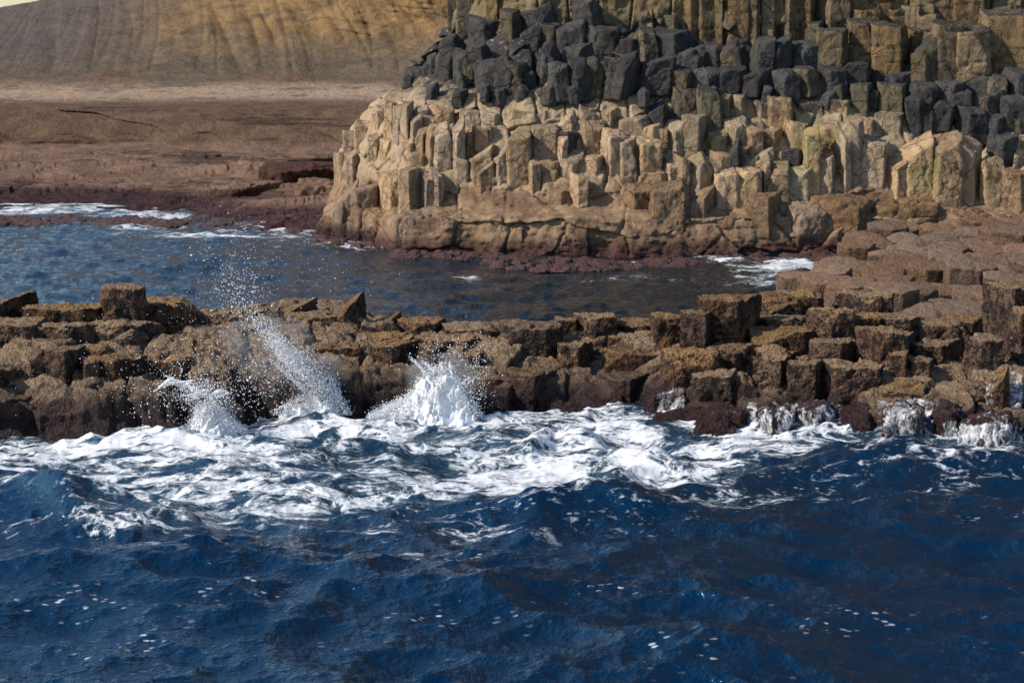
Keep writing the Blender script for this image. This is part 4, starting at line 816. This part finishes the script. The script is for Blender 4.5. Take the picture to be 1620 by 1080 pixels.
def splash(prof, base, Y0, thick, seed, nd, label, jets=(), group='splashes thrown up along the ridge'):
    rg = np.random.RandomState(seed); S = Soup()
    px = np.linspace(prof[0][0], prof[-1][0], 150); th = np.linspace(0, math.pi, 60)
    top = interp(px, prof)
    PXg, TH = np.meshgrid(px, th, indexing='ij'); TP = interp(PXg, prof)
    zb = float(zpix(base, Y0)) - .1; zt = zpix(TP, Y0)
    Y = Y0 - np.cos(TH) * thick * (.35 + .65 * (zt - zb) / (zt - zb).max()); Z = zb + (zt - zb) * np.sin(TH) ** .8
    X = xpix(PXg, Y0, TP)
    P = np.stack([X, Y, Z], -1)
    nz = .12 * fbm(P * 4, seed, 3, .5) + .05 * np.abs(fbm(P * 11, seed + 2, 3)) + .012 * fbm(P * 40, seed + 5, 2)
    sp = np.clip(np.abs(noise(P * np.array([14, 14, 9.0]), seed + 9)) * 4, 0, 1) * .006 * np.sin(TH)
    P[..., 1] -= np.cos(TH) * (nz * 1.2 + sp); P[..., 2] += np.sin(TH) * (nz * 1.5 + sp * 1.5)
    hg = (P[..., 2] - zb) / ((zt - zb).max()); q_ = (PXg - prof[0][0]) / (prof[-1][0] - prof[0][0])
    core = 1.25 - 1.15 * np.clip(np.sin(TH) ** 3 * hg / np.maximum((zt - zb) / (zt - zb).max(), .3), 0, 1) - .9 * sstep(.22, 0, np.minimum(q_, 1 - q_))
    S.add(P.reshape(-1, 3), quads_to_tris(grid_faces(150, 60)))
    # droplets torn from the rim
    nd = int(nd * .6); q = rg.uniform(prof[0][0], prof[-1][0], nd); h = np.abs(rg.normal(0, 1, nd)); tp = interp(q, prof)
    py = tp + rg.uniform(0, 1, nd) ** 1.5 * (base - tp) - h * 5
    C = pxp(q + rg.normal(0, 4, nd), py, Y0 - rg.uniform(-1, 1, nd) * thick * .9)
    S.add(*drops(C, rg.uniform(.0016, .005, nd) * rg.uniform(.6, 1.5, nd), rg))
    for (x0, y0, x1, y1, bend, nj) in jets:                         # thrown fingers of water
        for _ in range(nj):
            t = np.linspace(0, 1, 46); a = rg.uniform(-1, 1); e = rg.uniform(.7, 1.1)
            jx = x0 + (x1 - x0) * t * e + bend * t * t + a * 7 * t + rg.normal(0, 1.0, 46) * t; jy = y0 + (y1 - y0) * t * e + bend * .3 * t * t + a * 4 + rg.normal(0, 1.0, 46) * t
            C = pxp(jx + rg.normal(0, 2) , jy, Y0 + a * thick * .5 + t * 0)
            S.add(*drops(C, (.007 * (1 - t) + .0026) * rg.uniform(.7, 1.3, 46), rg))
    mb = S.build('wave_splash', MSP); cv = np.ones(S.n); cv[:150 * 60] = core.ravel(); at = mb.attributes.new('core', 'FLOAT', 'POINT'); at.data.foreach_set('value', cv.astype(np.float32))
    o = link('wave_splash', mb, label=label, cat='splash', group=group)
    return o
YS = yw(700) - .12
splash([(585, 662), (612, 646), (640, 633), (655, 620), (666, 600), (680, 586), (698, 582), (714, 591), (730, 606), (743, 626), (752, 644), (759, 662)], 664, YS, .26, 41, 15000,
       'largest white splash bursting against the dark rock face mid-ridge', jets=[(676, 592, 657, 568, -5, 4), (702, 586, 692, 570, 6, 3), (716, 594, 712, 574, 8, 3), (735, 612, 744, 594, 10, 3), (690, 586, 668, 570, -4, 4)])
splash([(430, 657), (452, 644), (470, 634), (488, 622), (502, 620), (520, 622), (538, 634), (552, 657)], 658, yw(490) - .1, .24, 42, 13000,
       'white splash climbing leftward below the cloud of fine spray', jets=[(500, 612, 450, 560, -20, 14), (520, 618, 490, 580, -10, 12), (480, 620, 440, 575, -10, 12), (530, 625, 520, 590, 8, 8), (540, 632, 530, 604, 4, 5)])
splash([(284, 690), (300, 672), (312, 650), (326, 640), (338, 645), (354, 654), (370, 670), (390, 690)], 686, yw(330) - .1, .2, 43, 8000,
       'small hooked splash at the left with a thrown arc of drops', jets=[(315, 622, 272, 598, -4, 9), (300, 606, 262, 612, -6, 5), (272, 600, 215, 648, -6, 7), (340, 626, 352, 615, 8, 6), (325, 620, 300, 640, -20, 6)])
# cloud of fine drops above the ridge
rg = np.random.RandomState(9); S = Soup()
for (px, py, sx, sy, n, r0, dY) in [(378, 440, 24, 34, 190, .0055, .2), (400, 500, 30, 26, 260, .005, .1), (440, 545, 26, 13, 950, .0058, .0), (470, 578, 20, 13, 1300, .006, -.05), (425, 600, 34, 30, 560, .0048, -.05), (505, 600, 20, 16, 1100, .006, -.1),
                                    (360, 500, 60, 60, 240, .0042, 0), (480, 440, 60, 30, 90, .004, .2), (325, 632, 22, 16, 700, .0055, -.1), (305, 610, 20, 9, 260, .0055, -.1), (260, 620, 50, 26, 260, .005, -.1), (330, 590, 50, 30, 260, .0045, -.1), (700, 560, 30, 16, 240, .005, -.1), (755, 600, 12, 30, 260, .005, -.1), (370, 395, 26, 40, 50, .0045, .2), (200, 560, 110, 60, 160, .0036, 0)]:
    n = int(n * 1.5); cx = rg.normal(px, sx, n); cy = rg.normal(py, sy, n) + (cx - px) * .95 * (1 if px in (400, 440, 470, 505) else 0)
    Yc = yw(px) + dY + rg.normal(0, .18, n) - .15
    S.add(*drops(pxp(cx, cy, Yc), r0 * .62 * rg.lognormal(0, .34, n), rg))
link('spray', S.build('spray', MF), kind='stuff')

# fine mist hanging in the splashes
def mist(px, py, wpx, hpx, dep, dens, seed):
    Y = yw(px) - .12; V, F = box_lattice(20, 14, 20); d = V / np.linalg.norm(V, axis=1)[:, None]
    k = Y / FPX; p = d * np.array([wpx / 2 * k, dep, hpx / 2 * k]); p = p * (1 + .35 * fbm(p * 4 + seed, seed, 3))[:, None] + pxp(px, py, Y).ravel()
    s = SH('fine_mist'); v = s.n('ShaderNodeVolumePrincipled'); v.inputs['Color'].default_value = (.97, .98, 1, 1); v.inputs['Anisotropy'].default_value = .2
    s.put(v.inputs['Density'], s.mul(s.ramp(s.noise(5, 5, .65), .42, .68), dens)); s.t.links.new(v.outputs[0], s.out.inputs['Volume'])
    o = link('mist', mesh_from('mist', p, F, s.m), kind='stuff')
mist(700, 606, 120, 95, .3, 4.5, 1); mist(488, 600, 130, 90, .3, 3.5, 2); mist(335, 655, 100, 60, .25, 2.0, 3); mist(425, 545, 150, 110, .3, 1.6, 4)

# runoff falling over the weedy rocks: strands draped on the rock behind them
from mathutils.bvhtree import BVHTree
tv, tf, off = [], [], 0
for o in COL.objects:
    if o.type == 'MESH' and (o.name.startswith('wet_boulder') or o.name.startswith('basalt_block') or o.name == 'ground'):
        n = len(o.data.vertices); co = np.empty(n * 3, np.float32); o.data.vertices.foreach_get('co', co); co = co.reshape(-1, 3) + np.array(o.location)
        if co[:, 1].min() > 21.5 and o.name != 'ground': continue
        k = len(o.data.loops) // len(o.data.polygons); li = np.empty(len(o.data.loops), np.int32); o.data.loops.foreach_get('vertex_index', li); li = li.reshape(-1, k)
        if o.name == 'ground': li = li[(co[li].mean(1)[:, 1] < 21.5)]
        tv.append(co); tf.append(li + off); off += n
BV = BVHTree.FromPolygons(np.concatenate(tv).tolist(), np.concatenate(tf).tolist())
def drape(px, py, gap=.014):
    """the point of the rock surface seen at this place of the photo, lifted slightly off the rock"""
    a = pxp(px, py, 19.0).ravel(); o_ = Vector((0, 0, HCAM)); d = (Vector(a) - o_).normalized()
    h = BV.ray_cast(o_, d, 40.0)
    return None if h[0] is None or h[0].y > 21.2 else h[0] - d * gap
def ribbon(S, pts, w):
    """flattened tube along pts with half-width w per point"""
    pts = np.array(pts); n = len(pts); V = np.zeros((n, 6, 3))
    for k in range(6):
        a = 2 * math.pi * k / 6; V[:, k] = pts + np.stack([np.cos(a) * w, np.sin(a) * w * .5, np.zeros(n)], -1)
    i = np.arange(n - 1)[:, None] * 6 + np.arange(6)[None]; j = np.arange(n - 1)[:, None] * 6 + (np.arange(6)[None] + 1) % 6
    S.add(V.reshape(-1, 3), quads_to_tris(np.stack([i, j, j + 6, i + 6], -1).reshape(-1, 4)))
def cascade(x0, x1, yt, yb, n, wid, seed, label, lip=True):
    lip = False; wid *= .6; n = int(n * 1.1)
    rg = np.random.RandomState(seed); S = Soup(); cl = rg.uniform(x0, x1, max(3, n // 6))
    # film of water hugging the rock
    ga, gb = np.arange(x0 - 4, x1 + 4.1, 2.2), np.arange(yt - 6, yb + 2, 2.2); idx = {}; Vc = []; fd = []
    for i_, a_ in enumerate(ga):
        for j_, b_ in enumerate(gb):
            h = drape(a_, b_ + 4 * math.sin(a_ * .09 + seed), .012)
            if h is not None:
                idx[i_, j_] = len(Vc); Vc.append(tuple(h)); ex = min(i_, len(ga) - 1 - i_) / 4.0; ey = j_ / 4.0; fd.append(min(1, ex) * min(1, ey))
    Fc = []
    for i_ in range(len(ga) - 1):
        for j_ in range(len(gb) - 1):
            q4 = [idx.get(k_) for k_ in ((i_, j_), (i_ + 1, j_), (i_ + 1, j_ + 1), (i_, j_ + 1))]
            if None in q4: continue
            yy_ = [Vc[k_][1] for k_ in q4]
            if max(yy_) - min(yy_) < .14: Fc.append(q4)
    mf = mesh_from('cascade', np.array(Vc), np.array(Fc), MW, True, {'fade': np.array(fd)})
    film = link('cascade', mf, label=label, cat='falling water', group='runoff streaming off the weedy rocks')
    n = 0
    for q in range(n):
        px = float(np.clip(rg.choice(cl) + rg.normal(0, 4), x0, x1)) if rg.rand() < .65 else rg.uniform(x0, x1)
        Yg = yw(px); a = yt + rg.uniform(-3, 9) + 9 * float(noise(np.array([px * .06, seed, 0.0]), 4)); b = a + (yb - a) * rg.uniform(.45, 1.1); m = max(6, int((b - a) / 2.2))
        pts = []; wob = rg.uniform(0, 6); k = rg.uniform(.5, 1.6)
        for t in np.linspace(0, 1, m):
            h = drape(px + 1.8 * math.sin(wob + t * 5 * k) + 4 * (t - .3) * math.sin(wob), a + (b - a) * t)
            if h is not None: pts.append(tuple(h))
        if len(pts) < 5: continue
        pts = np.array(pts); jump = np.abs(np.diff(pts[:, 1])) > .16
        if jump.any(): pts = pts[:int(np.argmax(jump)) + 1]
        if len(pts) < 5: continue
        m = len(pts)
        tt = np.linspace(0, 1, m); w = wid * rg.uniform(.4, 1.5) * (.35 + .65 * np.sin(np.pi * np.clip(tt * .9 + .08, 0, 1))) * (1 + .4 * noise(P3(tt * 9 + q, tt * 0), 3))
        ribbon(S, pts, w)
        for p in pts[::3]:
            if rg.rand() < .5: S.add(*drops([np.array(p) + rg.normal(0, .012, 3) - [0, .02, 0]], [rg.uniform(.003, .006)], rg))
    if lip:                                                         # white sheet sliding over the lip
        for q in range(int((x1 - x0) / 3.0)):
            px = rg.uniform(x0, x1); yy = yt + rg.uniform(-9, 3); m = 9; L = rg.uniform(10, 30)
            pts = [drape(px + L * t * .5, yy + 1.2 * math.sin(t * 3 + q), .008) for t in np.linspace(-1, 1, m)]
            if any(h is None for h in pts): continue
            tt = np.linspace(0, math.pi, m); ys = np.array([h.y for h in pts])
            if np.abs(np.diff(ys)).max() > .05: continue
            pts = [tuple(h) for h in pts]
            pts = np.array(pts); V = np.zeros((m, 4, 3)); w = .006 * np.sin(tt) * rg.uniform(.5, 1.5) + .001
            V[:, 0] = pts + np.stack([0 * w, -w, -w * .5], -1); V[:, 1] = pts + np.stack([0 * w, 0 * w, -w], -1); V[:, 2] = pts + np.stack([0 * w, w, w], -1); V[:, 3] = pts + np.stack([0 * w, -w, w], -1)
            i = np.arange(m - 1)[:, None] * 4 + np.arange(4)[None]; j = np.arange(m - 1)[:, None] * 4 + (np.arange(4)[None] + 1) % 4
            S.add(V.reshape(-1, 3), quads_to_tris(np.stack([i, j, j + 4, i + 4], -1).reshape(-1, 4)))
    if S.n: link('water_thread', S.build('water_thread', MT), parent=film)
def thin_water(film):
    s = SH('aerated_water'); wv = s.vmul(s.noise(5, 3, .6, color=True), (.16, .16, 0))
    n = s.noise(15, 5, .7, vec=s.n_add(s.vmul(s.pos, (1, 1, .24)), wv)); n2 = s.noise(44, 3, .7, vec=s.n_add(s.vmul(s.pos, (1, 1, .5)), wv)); n3 = s.noise(4, 4, .6)
    v = s.add(s.add(s.mul(n, .6), s.mul(n2, .25)), s.mul(n3, .25))
    b = s.bsdf(s.mix(n2, (.66, .70, .77), (.92, .93, .95)), .4, s.bump(s.add(n, n2), .8, .02), .5)
    t = s.n('ShaderNodeBsdfTransparent'); mx = s.n('ShaderNodeMixShader')
    if film:
        a = s.n('ShaderNodeAttribute'); a.attribute_name = 'fade'
        f = s.mul(s.ramp(s.add(v, s.mul(s.sub(a.outputs['Fac'], 1), .25)), .50, .68), .92)
    else: f = s.ramp(v, .45, .62, .1, .85)
    s.put(mx.inputs[0], f); s.t.links.new(t.outputs[0], mx.inputs[1]); s.t.links.new(b, mx.inputs[2]); return s.finish(mx.outputs[0])
MW = thin_water(True); MT = thin_water(False)
cascade(1180, 1225, 638, 700, 60, .010, 61, 'bright left curtain of water falling beside the weedy rocks')
cascade(1225, 1335, 640, 700, 85, .007, 62, 'thin broken streaks of water under the square-faced block')
cascade(1384, 1480, 632, 708, 230, .011, 63, 'thickest white cascade, right of the purple-red rock')
cascade(1484, 1622, 668, 722, 260, .012, 64, 'wide white sheet of water below the dark boulder at the right edge')
cascade(1036, 1086, 616, 648, 40, .007, 65, 'small trickling fall in the notch above the round red boulder')
cascade(1556, 1578, 606, 640, 26, .007, 66, 'narrow spout of water beside the pointed brown boulder')
cascade(1594, 1622, 592, 650, 40, .010, 68, 'short burst of white water below the tall right columns')

# purple-brown weed fringing the foot of the cliff and the reef beyond the pool
rg = np.random.RandomState(5); S = Soup()
def clump(px, py, wpx, hpx, sd):
    Y = float(ypix(py)); X = float(xpix(px, Y, py)); w = wpx / FPX * Y; h = hpx / FPX * Y
    V, F = box_lattice(14, 14, 8); d = V / np.linalg.norm(V, axis=1)[:, None]
    p = d * np.array([w / 2, w * .45, h]); q = p + np.array([X, Y, 0]); dd = .07 * fbm(q * 6, sd % 50, 3) + .04 * np.abs(fbm(q * 24, 7, 3))
    S.add(q + d * dd[:, None] + np.array([0, 0, -.02]), quads_to_tris(F))
for i in range(150):
    px = rg.uniform(632, 1330); base = interp(px, [(632, 407), (700, 412), (860, 424), (1000, 424), (1330, 412)]); clump(px, base - rg.uniform(-2, 12), rg.uniform(14, 44), rg.uniform(3, 10) * (1.0 if px < 960 else .5), i)
for i in range(60):
    px = rg.uniform(500, 640); base = interp(px, [(500, 386), (640, 400)]); clump(px, base - rg.uniform(0, 8), rg.uniform(10, 26), rg.uniform(3, 8), i + 200)
for i in range(110):
    px = rg.uniform(-40, 520); base = interp(px, [(-40, 353), (250, 358), (400, 372), (520, 378)]); clump(px, base - rg.uniform(0, 11 if px < 300 else 40), rg.uniform(18, 60), rg.uniform(2, 6), i + 300)
def weed_material():
    s = SH('purple_seaweed'); n = s.noise(11, 5, .75); n2 = s.noise(40, 3, .7)
    c = s.mix(s.ramp(n, .38, .62), (.040, .018, .022), (.15, .065, .06)); c = s.mix(s.mul(s.ramp(n2, .5, .7), .6), c, (.30, .16, .13)); c = s.mix(s.ramp(s.noise(5, 4), .56, .64), c, (.06, .035, .008))
    return s.finish(s.bsdf(c, .45, s.bump(s.add(n, n2), 1.0, .05), .5))
link('seaweed', S.build('seaweed', weed_material()), kind='stuff')
